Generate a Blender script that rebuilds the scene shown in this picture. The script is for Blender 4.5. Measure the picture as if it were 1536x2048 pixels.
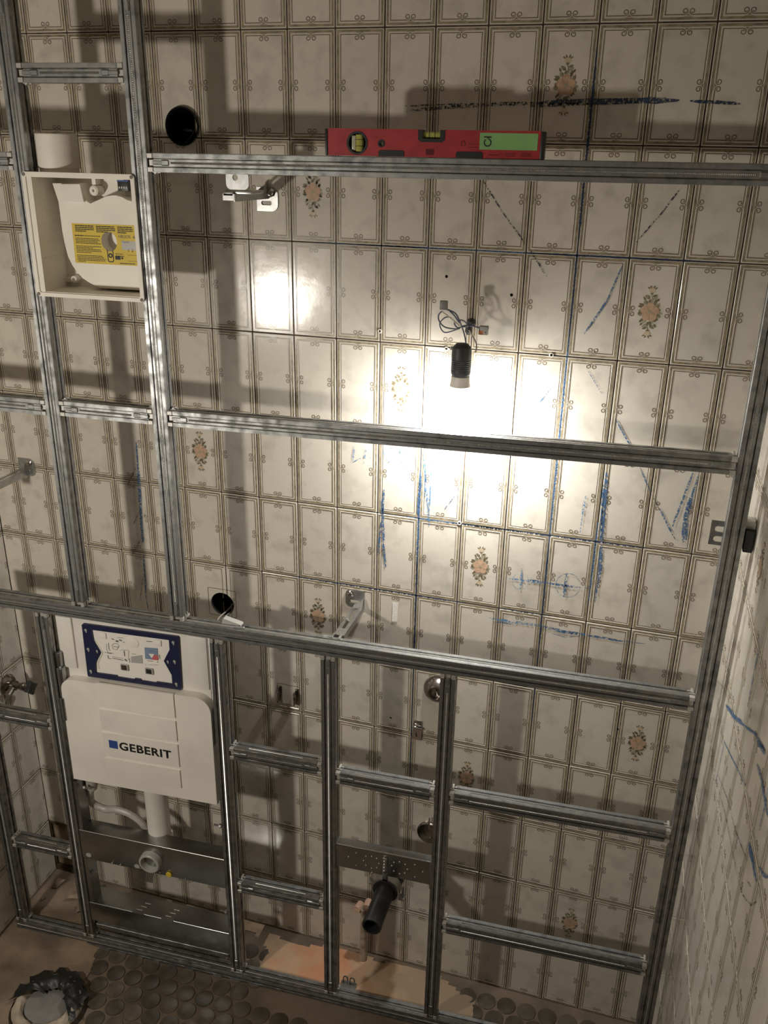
import bpy, bmesh, math, random
from mathutils import Vector, Matrix
from mathutils.geometry import delaunay_2d_cdt
random.seed(7)
for o in list(bpy.data.objects): bpy.data.objects.remove(o)
COL = bpy.context.scene.collection
SC = bpy.context.scene
# ---------------------------------------------------------------- camera, light, exposure
FPX = 1772.1743
CR = [Vector((0.9574005, 0.2882486, 0.0172344)), Vector((0.1255393, -0.3617382, -0.9237886)), Vector((-0.2600464, 0.8865993, -0.3825149))]
CP = Vector((0.1523419, -1.8274532, 2.1927997))
cam = bpy.data.cameras.new('camera'); camo = bpy.data.objects.new('camera', cam); COL.objects.link(camo)
cam.sensor_fit = 'VERTICAL'; cam.sensor_height = 36.0; cam.lens = FPX / 2048 * 36.0; cam.clip_start = 0.02
m = Matrix.Identity(4)
for i in range(3):
    m[i][0] = CR[0][i]; m[i][1] = -CR[1][i]; m[i][2] = -CR[2][i]; m[i][3] = CP[i]
camo.matrix_world = m
SC.camera = camo
SC.view_settings.view_transform = 'Standard'; SC.view_settings.look = 'None'
SC.view_settings.gamma = 1.0; SC.view_settings.use_curve_mapping = False
SC.view_settings.exposure = 0.0
wd = bpy.data.worlds.new('world'); SC.world = wd; wd.use_nodes = True
wd.node_tree.nodes['Background'].inputs[0].default_value = (1.0, 0.95, 0.88, 1)
wd.node_tree.nodes['Background'].inputs[1].default_value = 0.0
LAMP_W = 49.0           # room lamp at the left, behind the camera
BULB_E = 780.0          # glowing bulb hanging behind the frame
ld = bpy.data.lights.new('room_lamp_left_offscreen', 'POINT'); lo = bpy.data.objects.new('room_lamp_left_offscreen', ld); COL.objects.link(lo)
lo.location = (-1.3524, -1.6794, 1.58); ld.energy = LAMP_W; ld.color = (1.0, 0.93, 0.82); ld.shadow_soft_size = 0.055

# ---------------------------------------------------------------- pixel -> place
def ray(u, v):
    return CR[0] * ((u - 768) / FPX) + CR[1] * ((v - 1024) / FPX) + CR[2]
def on_back(u, v, y=0.0):
    d = ray(u, v); return CP + d * ((y - CP.y) / d.y)
def on_right(u, v, off=0.0):      # right wall x = .393 - .026 y
    d = ray(u, v); s = (0.393 - off - 0.026 * CP.y - CP.x) / (d.x + 0.026 * d.y); return CP + d * s
FA, FB = 0.1706, -0.046           # front plane of the steel frame: y = -(FA + FB x)
FTH = math.atan(-FB)
FM = Matrix.Translation((0, -FA, 0)) @ Matrix.Rotation(FTH, 4, 'Z')
FMI = FM.inverted()
def on_frame(u, v, off=0.0):      # pixel -> frame-local (x along frame, depth, z)
    o = FMI @ CP; d = FMI.to_3x3() @ ray(u, v); return o + d * ((off - o.y) / d.y)
def fw(x, y, z): return FM @ Vector((x, y, z))

# ---------------------------------------------------------------- materials
def nd(nt, t, **kw):
    n = nt.nodes.new(t)
    for k, v in kw.items(): setattr(n, k, v)
    return n
def mat(name, col, rough=0.5, metal=0.0, spec=0.5, var=0.0, vscale=20, bump=0.0, bscale=60, col2=None, stretch=(1, 1, 1), emis=None, rnd=0.0, coat=0.0, trans=0.0, rvar=0.0, lo=.35, hi=.68):
    M = bpy.data.materials.new(name); M.use_nodes = True; nt = M.node_tree
    b = nt.nodes['Principled BSDF']
    b.inputs['Base Color'].default_value = (*col, 1); b.inputs['Roughness'].default_value = rough
    b.inputs['Metallic'].default_value = metal; b.inputs['Specular IOR Level'].default_value = spec
    b.inputs['Coat Weight'].default_value = coat; b.inputs['Transmission Weight'].default_value = trans
    if emis:
        b.inputs['Emission Color'].default_value = (*emis[0], 1); b.inputs['Emission Strength'].default_value = emis[1]
    if var or bump or rnd or rvar:
        tc = nd(nt, 'ShaderNodeTexCoord'); mp = nd(nt, 'ShaderNodeMapping'); mp.inputs['Scale'].default_value = stretch
        oi = nd(nt, 'ShaderNodeObjectInfo'); ml = nd(nt, 'ShaderNodeMath', operation='MULTIPLY'); ml.inputs[1].default_value = 7.3
        nt.links.new(oi.outputs['Random'], ml.inputs[0]); nt.links.new(tc.outputs['Object'], mp.inputs[0]); nt.links.new(ml.outputs[0], mp.inputs['Location'])
        n = nd(nt, 'ShaderNodeTexNoise'); n.inputs['Scale'].default_value = vscale; n.inputs['Detail'].default_value = 5
        nt.links.new(mp.outputs[0], n.inputs['Vector'])
        r = nd(nt, 'ShaderNodeMapRange'); r.inputs[1].default_value = lo; r.inputs[2].default_value = hi
        nt.links.new(n.outputs['Fac'], r.inputs[0])
        if var:
            mx = nd(nt, 'ShaderNodeMix', data_type='RGBA'); mx.inputs['A'].default_value = (*col, 1)
            c2 = col2 or tuple(c * (1 - var) for c in col); mx.inputs['B'].default_value = (*c2, 1)
            if col2 and var < 1:
                mv = nd(nt, 'ShaderNodeMath', operation='MULTIPLY'); mv.inputs[1].default_value = var
                nt.links.new(r.outputs[0], mv.inputs[0]); nt.links.new(mv.outputs[0], mx.inputs['Factor'])
            else: nt.links.new(r.outputs[0], mx.inputs['Factor'])
            out = mx.outputs['Result']
            if rnd:
                hs = nd(nt, 'ShaderNodeHueSaturation'); mr = nd(nt, 'ShaderNodeMapRange'); mr.inputs[3].default_value = 1 - rnd; mr.inputs[4].default_value = 1 + rnd
                nt.links.new(oi.outputs['Random'], mr.inputs[0]); nt.links.new(mr.outputs[0], hs.inputs['Value']); nt.links.new(out, hs.inputs['Color']); out = hs.outputs[0]
            nt.links.new(out, b.inputs['Base Color'])
        if rvar:
            rr = nd(nt, 'ShaderNodeMapRange'); rr.inputs[3].default_value = rough - rvar; rr.inputs[4].default_value = rough + rvar
            nt.links.new(r.outputs[0], rr.inputs[0]); nt.links.new(rr.outputs[0], b.inputs['Roughness'])
        if bump:
            n2 = nd(nt, 'ShaderNodeTexNoise'); n2.inputs['Scale'].default_value = bscale; n2.inputs['Detail'].default_value = 4
            nt.links.new(mp.outputs[0], n2.inputs['Vector'])
            bp = nd(nt, 'ShaderNodeBump'); bp.inputs['Strength'].default_value = bump; bp.inputs['Distance'].default_value = 0.002
            nt.links.new(n2.outputs['Fac'], bp.inputs['Height']); nt.links.new(bp.outputs[0], b.inputs['Normal'])
    return M
def crayon(name, col, lo_, hi_, scale=420):
    M = mat(name, col, 0.6); nt = M.node_tree; b = nt.nodes['Principled BSDF']; out = nt.nodes['Material Output']
    tc = nd(nt, 'ShaderNodeTexCoord'); n = nd(nt, 'ShaderNodeTexNoise'); n.inputs['Scale'].default_value = scale; n.inputs['Detail'].default_value = 2
    nt.links.new(tc.outputs['Object'], n.inputs['Vector'])
    r = nd(nt, 'ShaderNodeMapRange'); r.inputs[1].default_value = lo_; r.inputs[2].default_value = hi_
    nt.links.new(n.outputs['Fac'], r.inputs[0]); t = nd(nt, 'ShaderNodeBsdfTransparent'); mx = nd(nt, 'ShaderNodeMixShader')
    nt.links.new(r.outputs[0], mx.inputs[0]); nt.links.new(t.outputs[0], mx.inputs[1]); nt.links.new(b.outputs[0], mx.inputs[2]); nt.links.new(mx.outputs[0], out.inputs[0])
    return M
M_TILE = mat('tile_glaze', (0.61, 0.56, 0.48), 0.18, var=0.62, vscale=24, col2=(0.37, 0.33, 0.275), bump=0.06, bscale=45, rnd=0.05, rvar=0.05, lo=.50, hi=.78)
M_LINE = mat('tile_brown_print', (0.175, 0.13, 0.075), 0.22, var=0.4, vscale=120)
M_BAND = mat('tile_olive_band', (0.33, 0.275, 0.18), 0.2, var=0.45, vscale=90)
M_PEACH = mat('flower_peach', (0.54, 0.36, 0.24), 0.2, var=0.25, vscale=150)
M_PALE = mat('flower_pale', (0.53, 0.43, 0.30), 0.2)
M_LEAF = mat('leaf_brown_green', (0.20, 0.165, 0.10), 0.25, var=0.4, vscale=150)
M_LEAF2 = mat('leaf_light', (0.37, 0.33, 0.23), 0.25, var=0.3, vscale=150)
M_GROUT = mat('grout_dark', (0.085, 0.058, 0.035), 0.85, var=0.6, vscale=60, bump=0.4, bscale=300)
M_PLAST = mat('wall_plaster', (0.42, 0.37, 0.30), 0.8, var=0.3, vscale=6, bump=0.2)
M_GALV = mat('galvanized_steel', (0.42, 0.425, 0.42), 0.50, 1.0, var=0.5, vscale=14, stretch=(3, 3, 3), bump=0.06, bscale=160, rvar=0.1)
M_GALVD = mat('smooth_zinc_sheet', (0.42, 0.43, 0.43), 0.28, 1.0, var=0.25, vscale=9, rvar=0.05)
M_ZINC = mat('bright_zinc', (0.54, 0.54, 0.53), 0.36, 1.0, var=0.25, vscale=60)
M_CAST = mat('light_cast_connector', (0.62, 0.60, 0.56), 0.45, 0.6, var=0.2, vscale=80)
M_CHROME = mat('chrome', (0.72, 0.70, 0.68), 0.12, 1.0)
M_CHROMED = mat('old_chrome', (0.42, 0.38, 0.34), 0.22, 1.0, var=0.5, vscale=60)
M_RED = mat('red_anodised', (0.40, 0.030, 0.036), 0.45, 0.0, var=0.25, vscale=40)
M_REDD = mat('dark_red_print', (0.11, 0.012, 0.014), 0.5)
M_BLACK = mat('black_plastic', (0.018, 0.018, 0.018), 0.45)
M_BLACKG = mat('black_gloss', (0.010, 0.010, 0.010), 0.16)
M_RUBBER = mat('black_pipe_plastic', (0.016, 0.016, 0.017), 0.5, bump=0.05)
M_GREEN = mat('green_sticker', (0.22, 0.44, 0.155), 0.6, var=0.12, vscale=40)
M_VIAL = mat('vial_yellow', (0.42, 0.42, 0.10), 0.15, spec=0.7)
M_VIALC = mat('vial_clear', (0.50, 0.47, 0.36), 0.15, spec=0.7)
M_WHITE = mat('cistern_white', (0.86, 0.81, 0.735), 0.5, var=0.12, vscale=8, bump=0.05, bscale=500)
M_WHITE2 = mat('tank_white', (0.84, 0.80, 0.73), 0.38, var=0.12, vscale=10)
M_FAN = mat('fan_housing_white', (0.86, 0.81, 0.72), 0.45, var=0.1, vscale=12)
M_BLUE = mat('navy_frame', (0.012, 0.015, 0.055), 0.4)
M_LBLUE = mat('logo_blue', (0.030, 0.075, 0.27), 0.5)
M_PBLUE = mat('print_blue', (0.20, 0.26, 0.38), 0.6)
M_PRED = mat('print_red', (0.55, 0.13, 0.13), 0.6)
M_INK = mat('ink_black', (0.012, 0.012, 0.012), 0.6)
M_INKG = mat('ink_grey', (0.17, 0.155, 0.13), 0.6)
M_PAPER = mat('paper', (0.84, 0.80, 0.73), 0.6)
M_YEL = mat('yellow_label', (0.68, 0.50, 0.045), 0.55, var=0.08, vscale=30)
M_GREY = mat('grey_plastic', (0.22, 0.21, 0.195), 0.45, var=0.2, vscale=40)
M_LGREY = mat('light_grey_plastic', (0.42, 0.41, 0.38), 0.4)
M_ORANGE = mat('orange_lever', (0.75, 0.26, 0.08), 0.4)
M_SOCK = mat('socket_black', (0.035, 0.036, 0.04), 0.5, bump=0.1)
M_BULB = mat('bulb_glow', (0.9, 0.85, 0.75), 0.3, emis=((1.0, 0.985, 0.95), BULB_E))
M_NECK = mat('bulb_neck', (0.8, 0.76, 0.7), 0.4, emis=((1.0, 0.985, 0.95), 2.2))
M_CERAM = mat('bulb_collar', (0.7, 0.65, 0.58), 0.4)
M_WIREB = mat('wire_blue_grey', (0.09, 0.11, 0.16), 0.4)
M_WIREW = mat('wire_beige', (0.50, 0.45, 0.38), 0.4)
M_SCREED = mat('floor_screed', (0.19, 0.14, 0.10), 0.9, var=0.55, vscale=7, bump=0.5, bscale=70)
M_DISC = mat('round_floor_tile', (0.105, 0.085, 0.062), 0.35, var=0.45, vscale=30, rnd=0.25, bump=0.1)
M_SAND = mat('sandy_dust', (0.46, 0.33, 0.22), 0.95, var=0.4, vscale=22, bump=0.5, bscale=260)
M_BRICK = mat('brick_dust', (0.52, 0.255, 0.135), 0.95, var=0.6, vscale=14, col2=(0.42, 0.30, 0.20), bump=0.5, bscale=260)
M_PLASTER2 = mat('pinkish_screed', (0.29, 0.215, 0.15), 0.95, var=0.5, vscale=9, bump=0.6, bscale=120)
M_CEMENT = mat('old_cement', (0.50, 0.42, 0.31), 0.9, var=0.5, vscale=35, bump=0.8, bscale=150)
M_RUBBLE = mat('rubble', (0.34, 0.25, 0.175), 0.95, var=0.6, vscale=30, bump=0.7, bscale=150)
M_DKBROWN = mat('dark_brown', (0.055, 0.036, 0.022), 0.95, var=0.5, vscale=20, bump=0.8)
M_COPPER = mat('limed_pipe', (0.50, 0.40, 0.31), 0.7, var=0.5, vscale=60)
M_PINK = mat('pale_cap', (0.62, 0.40, 0.28), 0.6)
M_HOSE = mat('pale_hose', (0.50, 0.47, 0.42), 0.4, var=0.2, vscale=60)
M_TAPE = mat('clear_tape', (0.86, 0.83, 0.77), 0.3, var=0.2, vscale=200)
M_CR = crayon('blue_crayon', (0.045, 0.115, 0.235), 0.37, 0.55, 330)
M_CRL = crayon('light_blue_crayon', (0.08, 0.20, 0.37), 0.42, 0.60, 330)
M_CRD = crayon('dark_blue_crayon', (0.012, 0.030, 0.075), 0.36, 0.54, 330)
M_PENCIL = crayon('dark_pencil', (0.03, 0.035, 0.05), 0.46, 0.56, 330)

# ---------------------------------------------------------------- mesh helpers
ORG = {}
def link(name, me, parent=None):
    o = bpy.data.objects.new(name, me); COL.objects.link(o)
    if parent: o.parent = parent
    return o
def tag(o, label=None, cat=None, group=None, kind=None):
    if label: o['label'] = label
    if cat: o['category'] = cat
    if group: o['group'] = group
    if kind: o['kind'] = kind
    return o
def thing(name, label, cat, org=(0, 0, 0), frame=False, group=None):
    o = bpy.data.objects.new(name, None); COL.objects.link(o); o.empty_display_size = 0.02
    org = Vector(org); ORG[o.name] = org
    o.matrix_world = (FM @ Matrix.Translation(org)) if frame else Matrix.Translation(org)
    return tag(o, label, cat, group)
def fin(bm, mats, name, smooth=25):
    me = bpy.data.meshes.new(name); bmesh.ops.recalc_face_normals(bm, faces=bm.faces); bm.to_mesh(me); bm.free()
    for mm in (mats if isinstance(mats, (list, tuple)) else [mats]): me.materials.append(mm)
    if smooth:
        me.polygons.foreach_set('use_smooth', [True] * len(me.polygons)); me.set_sharp_from_angle(angle=math.radians(smooth))
    return me
def obj(name, bm, mats, parent, smooth=25, label=None, kind=None):
    org = ORG[parent.name]; bmesh.ops.translate(bm, verts=bm.verts, vec=-org)
    o = link(name, fin(bm, mats, name, smooth), parent); ORG[o.name] = org
    return tag(o, label, kind=kind)
def solo(name, bm, mats, label, cat, org=None, frame=False, group=None, smooth=25, kind=None):
    org = Vector(org if org else (0, 0, 0)); bmesh.ops.translate(bm, verts=bm.verts, vec=-org)
    o = link(name, fin(bm, mats, name, smooth)); o.matrix_world = (FM @ Matrix.Translation(org)) if frame else Matrix.Translation(org)
    return tag(o, label, cat, group, kind)
def B(): return bmesh.new()
def box(bm, x0, x1, y0, y1, z0, z1, bev=0.0, mi=0, seg=2):
    g = bmesh.ops.create_cube(bm, size=1.0); vs = g['verts']
    for v in vs: v.co = Vector(((x0 + x1) / 2 + v.co.x * (x1 - x0), (y0 + y1) / 2 + v.co.y * (y1 - y0), (z0 + z1) / 2 + v.co.z * (z1 - z0)))
    fs = set(f for v in vs for f in v.link_faces)
    for f in fs: f.material_index = mi
    if bev > 0:
        es = list(set(e for v in vs for e in v.link_edges)); r = bmesh.ops.bevel(bm, geom=es, offset=bev, segments=seg, affect='EDGES', profile=0.5)
        for f in r['faces']: f.material_index = mi
        return list(set(v for f in r['faces'] for v in f.verts))
    return vs
def basis(d):
    d = d.normalized(); a = Vector((0, 0, 1)) if abs(d.z) < 0.9 else Vector((1, 0, 0)); u = d.cross(a).normalized(); return u, d.cross(u)
def lathe(bm, p0, axis, prof, seg=24, mi=0, cap=True):
    p0 = Vector(p0); axis = Vector(axis).normalized(); u, w = basis(axis); rings = []
    for (t, r) in prof:
        rings.append([bm.verts.new(p0 + axis * t + (u * math.cos(2 * math.pi * k / seg) + w * math.sin(2 * math.pi * k / seg)) * max(r, 1e-5)) for k in range(seg)])
    for a, b in zip(rings, rings[1:]):
        for k in range(seg):
            f = bm.faces.new((a[k], a[(k + 1) % seg], b[(k + 1) % seg], b[k])); f.material_index = mi
    if cap:
        for rg in (rings[0], rings[-1]):
            try: f = bm.faces.new(rg); f.material_index = mi
            except ValueError: pass
def cyl(bm, a, b, r, r2=None, seg=16, mi=0):
    a = Vector(a); b = Vector(b); lathe(bm, a, b - a, [(0, r), ((b - a).length, r if r2 is None else r2)], seg, mi)
def tube(bm, pts, r, seg=8, mi=0, n=6):
    P = [Vector(p) for p in pts]; Q = []
    for i in range(len(P) - 1):
        p0 = P[max(i - 1, 0)]; p1 = P[i]; p2 = P[i + 1]; p3 = P[min(i + 2, len(P) - 1)]
        for k in range(n):
            t = k / n; Q.append(0.5 * ((2 * p1) + (p2 - p0) * t + (2 * p0 - 5 * p1 + 4 * p2 - p3) * t * t + (3 * p1 - p0 - 3 * p2 + p3) * t ** 3))
    Q.append(P[-1]); rings = []; u = None
    for i, q in enumerate(Q):
        d = (Q[min(i + 1, len(Q) - 1)] - Q[max(i - 1, 0)]).normalized()
        if u is None: u, _ = basis(d)
        u = (u - d * u.dot(d)).normalized(); w = d.cross(u); rr = r[min(int(i / n), len(r) - 1)] if isinstance(r, (list, tuple)) else r
        rings.append([bm.verts.new(q + (u * math.cos(2 * math.pi * k / seg) + w * math.sin(2 * math.pi * k / seg)) * rr) for k in range(seg)])
    for a, b in zip(rings, rings[1:]):
        for k in range(seg):
            f = bm.faces.new((a[k], a[(k + 1) % seg], b[(k + 1) % seg], b[k])); f.material_index = mi
    for rg in (rings[0], rings[-1]): bm.faces.new(rg).material_index = mi
def pip(p, poly):
    c = False; n = len(poly); j = n - 1
    for i in range(n):
        a, b = poly[i], poly[j]
        if (a[1] > p[1]) != (b[1] > p[1]) and p[0] < (b[0] - a[0]) * (p[1] - a[1]) / (b[1] - a[1]) + a[0]: c = not c
        j = i
    return c
def tri2d(outer, holes=()):
    vs = []; es = []
    for L in [outer, *holes]:
        n0 = len(vs); vs += [Vector((p[0], p[1])) for p in L]; es += [(n0 + i, n0 + (i + 1) % len(L)) for i in range(len(L))]
    v, e, f, *_ = delaunay_2d_cdt(vs, es, [], 0, 1e-7)
    out = []
    for t in f:
        c = ((v[t[0]].x + v[t[1]].x + v[t[2]].x) / 3, (v[t[0]].y + v[t[1]].y + v[t[2]].y) / 3)
        if pip(c, outer) and not any(pip(c, h) for h in holes): out.append(t)
    return v, out
def plate(bm, outer, holes, d0, d1, mp=None, mi=0):
    """flat plate from a 2D outline (x, z) with holes, between depths d0 (front) and d1"""
    mp = mp or (lambda a, b, d: Vector((a, d, b)))
    v, fs = tri2d(outer, holes); use = {}
    def V(i, s):
        if (i, s) not in use: use[(i, s)] = bm.verts.new(mp(v[i].x, v[i].y, d0 if s == 0 else d1))
        return use[(i, s)]
    cnt = {}
    for t in fs:
        bm.faces.new([V(i, 0) for i in t]).material_index = mi
        if d1 is not None: bm.faces.new([V(i, 1) for i in reversed(t)]).material_index = mi
        for k in range(3):
            a, b = t[k], t[(k + 1) % 3]; key = (min(a, b), max(a, b)); cnt.setdefault(key, []).append((a, b))
    if d1 is not None:
        for key, l in cnt.items():
            if len(l) == 1:
                a, b = l[0]; bm.faces.new([V(b, 0), V(a, 0), V(a, 1), V(b, 1)]).material_index = mi
def circ(cx, cy, r, n=20, ry=None, rot=0):
    ry = r if ry is None else ry
    o = []
    for k in range(n):
        a = 2 * math.pi * k / n; x, y = r * math.cos(a), ry * math.sin(a); o.append((cx + x * math.cos(rot) - y * math.sin(rot), cy + x * math.sin(rot) + y * math.cos(rot)))
    return o
def rrect(x0, x1, z0, z1, r, n=4, corners=(1, 1, 1, 1)):   # bl, br, tr, tl
    o = []
    for i, (cx, cz, a0) in enumerate([(x0 + r, z0 + r, 180), (x1 - r, z0 + r, 270), (x1 - r, z1 - r, 0), (x0 + r, z1 - r, 90)]):
        if not corners[i]: o.append([(x0, z0), (x1, z0), (x1, z1), (x0, z1)][i]); continue
        for k in range(n + 1):
            a = math.radians(a0 + 90 * k / n); o.append((cx + r * math.cos(a), cz + r * math.sin(a)))
    return o
def text_bm(s, size, mp, bold=0.0, align='LEFT', sx=1.0):
    cu = bpy.data.curves.new('t', 'FONT'); cu.body = s; cu.size = size; cu.align_x = align; cu.offset = bold; cu.resolution_u = 4; cu.space_character = 1.0 + bold * 90
    o = bpy.data.objects.new('t', cu); COL.objects.link(o); dg = bpy.context.evaluated_depsgraph_get(); dg.update()
    me = bpy.data.meshes.new_from_object(o.evaluated_get(dg)); bpy.data.objects.remove(o); bpy.data.curves.remove(cu)
    bm = B(); bm.from_mesh(me); bpy.data.meshes.remove(me)
    for v in bm.verts: v.co = mp(v.co.x * sx, v.co.y)
    return bm
def ribbon(bm, pts, w, nrm, mi=0, jit=0.0, taper=True):
    """flat stroke through 3D points lying on a wall with normal nrm"""
    P = [Vector(p) for p in pts]; Q = []
    for a, b in zip(P, P[1:]):
        k = max(1, int((b - a).length / 0.012)); Q += [a.lerp(b, i / k) for i in range(k)]
    Q.append(P[-1]); prev = None
    for i, q in enumerate(Q):
        d = (Q[min(i + 1, len(Q) - 1)] - Q[max(i - 1, 0)]).normalized(); s = nrm.cross(d).normalized(); t = i / max(1, len(Q) - 1)
        ww = w * (1 - 0.35 * jit * random.random()) * (min(1, 0.35 + 4 * min(t, 1 - t)) if taper else 1)
        off = s * (random.random() - .5) * jit * w * 0.25
        cur = (bm.verts.new(q + s * ww / 2 + off), bm.verts.new(q - s * ww / 2 + off))
        if prev: bm.faces.new((prev[0], prev[1], cur[1], cur[0])).material_index = mi
        prev = cur
# ---------------------------------------------------------------- the room
H1 = (-0.840, 2.222, 0.0375); H2 = (-0.8145, 1.088, 0.0325)
XL, XR, ZC = -1.47, 0.393, 2.62
DRILL = [(893, 553, 0), (1023, 590, 0), (760, 662, 2), (893, 697, 2), (1103, 710, 1), (1143, 698, 0), (919, 1046, 2), (1236, 1459, 0), (781, 1436, 0)]
BORES = [(on_back(u, v).x, on_back(u, v).z, .0031) for u, v, _ in DRILL]
bm = B()
plate(bm, [(XL - .12, -.05), (XR + .1, -.05), (XR + .1, ZC), (XL - .12, ZC)], [circ(*H1, 32), circ(*H2, 32), *[circ(*q, 12) for q in BORES], [(XL + .004, .02), (XL + .078, .02), (XL + .07, .19), (XL + .03, .185), (XL + .004, .192)]], 0.002, 0.12)
wall_back = tag(link('wall_back', fin(bm, M_GROUT, 'wall_back', 0)), kind='structure'); ORG['wall_back'] = Vector()
RW = Matrix.Translation((XR, 0, 0)) @ Matrix.Rotation(math.radians(-90) + math.atan(0.026), 4, 'Z')   # local x runs along the wall away from the corner
bm = B(); box(bm, -.1, 2.7, .002, .12, -.05, ZC)
wall_right = tag(link('wall_right', fin(bm, M_GROUT, 'wall_right', 0)), kind='structure'); wall_right.matrix_world = RW
LW = Matrix.Translation((XL, 0, 0)) @ Matrix.Rotation(math.radians(90), 4, 'Z')
bm = B(); box(bm, -1.0, 0.0, .002, .12, -.05, ZC)
wall_left = tag(link('wall_left', fin(bm, M_GROUT, 'wall_left', 0)), kind='structure'); wall_left.matrix_world = LW
bm = B(); box(bm, XL - 1.2, XR + .2, -2.82, .12, ZC, ZC + .1)
ceiling = tag(link('ceiling', fin(bm, M_PLAST, 'ceiling', 0)), kind='structure')
bm = B(); box(bm, XL - 1.2, XR + .2, -2.82, .12, -.1, -.001)
floor = tag(link('floor', fin(bm, M_SCREED, 'floor', 0)), kind='structure'); ORG['floor'] = Vector()

# ---- tiles: pressed tile with a raised printed border, scrolls at the middle of every side
TW, TH = 0.0975, 0.1975
def strip2(bm, pts, w, h, mi, closed=False):
    n = len(pts); L = []
    for i in range(n):
        a = Vector(pts[i - 1]) if (i > 0 or closed) else Vector(pts[0]); b = Vector(pts[(i + 1) % n]) if (i < n - 1 or closed) else Vector(pts[-1])
        p = Vector(pts[i]); d1 = (p - a); d2 = (b - p); d1 = d1.normalized() if d1.length > 1e-9 else d2.normalized(); d2 = d2.normalized() if d2.length > 1e-9 else d1
        n1 = Vector((-d1.y, d1.x)); n2 = Vector((-d2.y, d2.x)); mm = (n1 + n2); mm = mm / max(0.5, mm.length_squared / 2) if mm.length > 1e-6 else n1
        q1 = p + mm * w / 2; q2 = p - mm * w / 2
        L.append((bm.verts.new((q1.x, -h, q1.y)), bm.verts.new((q2.x, -h, q2.y))))
    for i in range(n if closed else n - 1):
        a, b = L[i], L[(i + 1) % n]; bm.faces.new((a[0], a[1], b[1], b[0])).material_index = mi
def curl(px, pz, tx, tz, nx, nz):
    """spiral leaving line point p travelling along t, curling to side n"""
    o = []
    for k in range(15):
        a = k / 14 * 2 * math.pi * 1.2; r = 0.0052 * (1 - 0.62 * k / 14)
        cx, cz = px + nx * 0.0052, pz + nz * 0.0052
        o.append((cx + (-nx * math.cos(a) + tx * math.sin(a)) * r, cz + (-nz * math.cos(a) + tz * math.sin(a)) * r))
    return o
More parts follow.
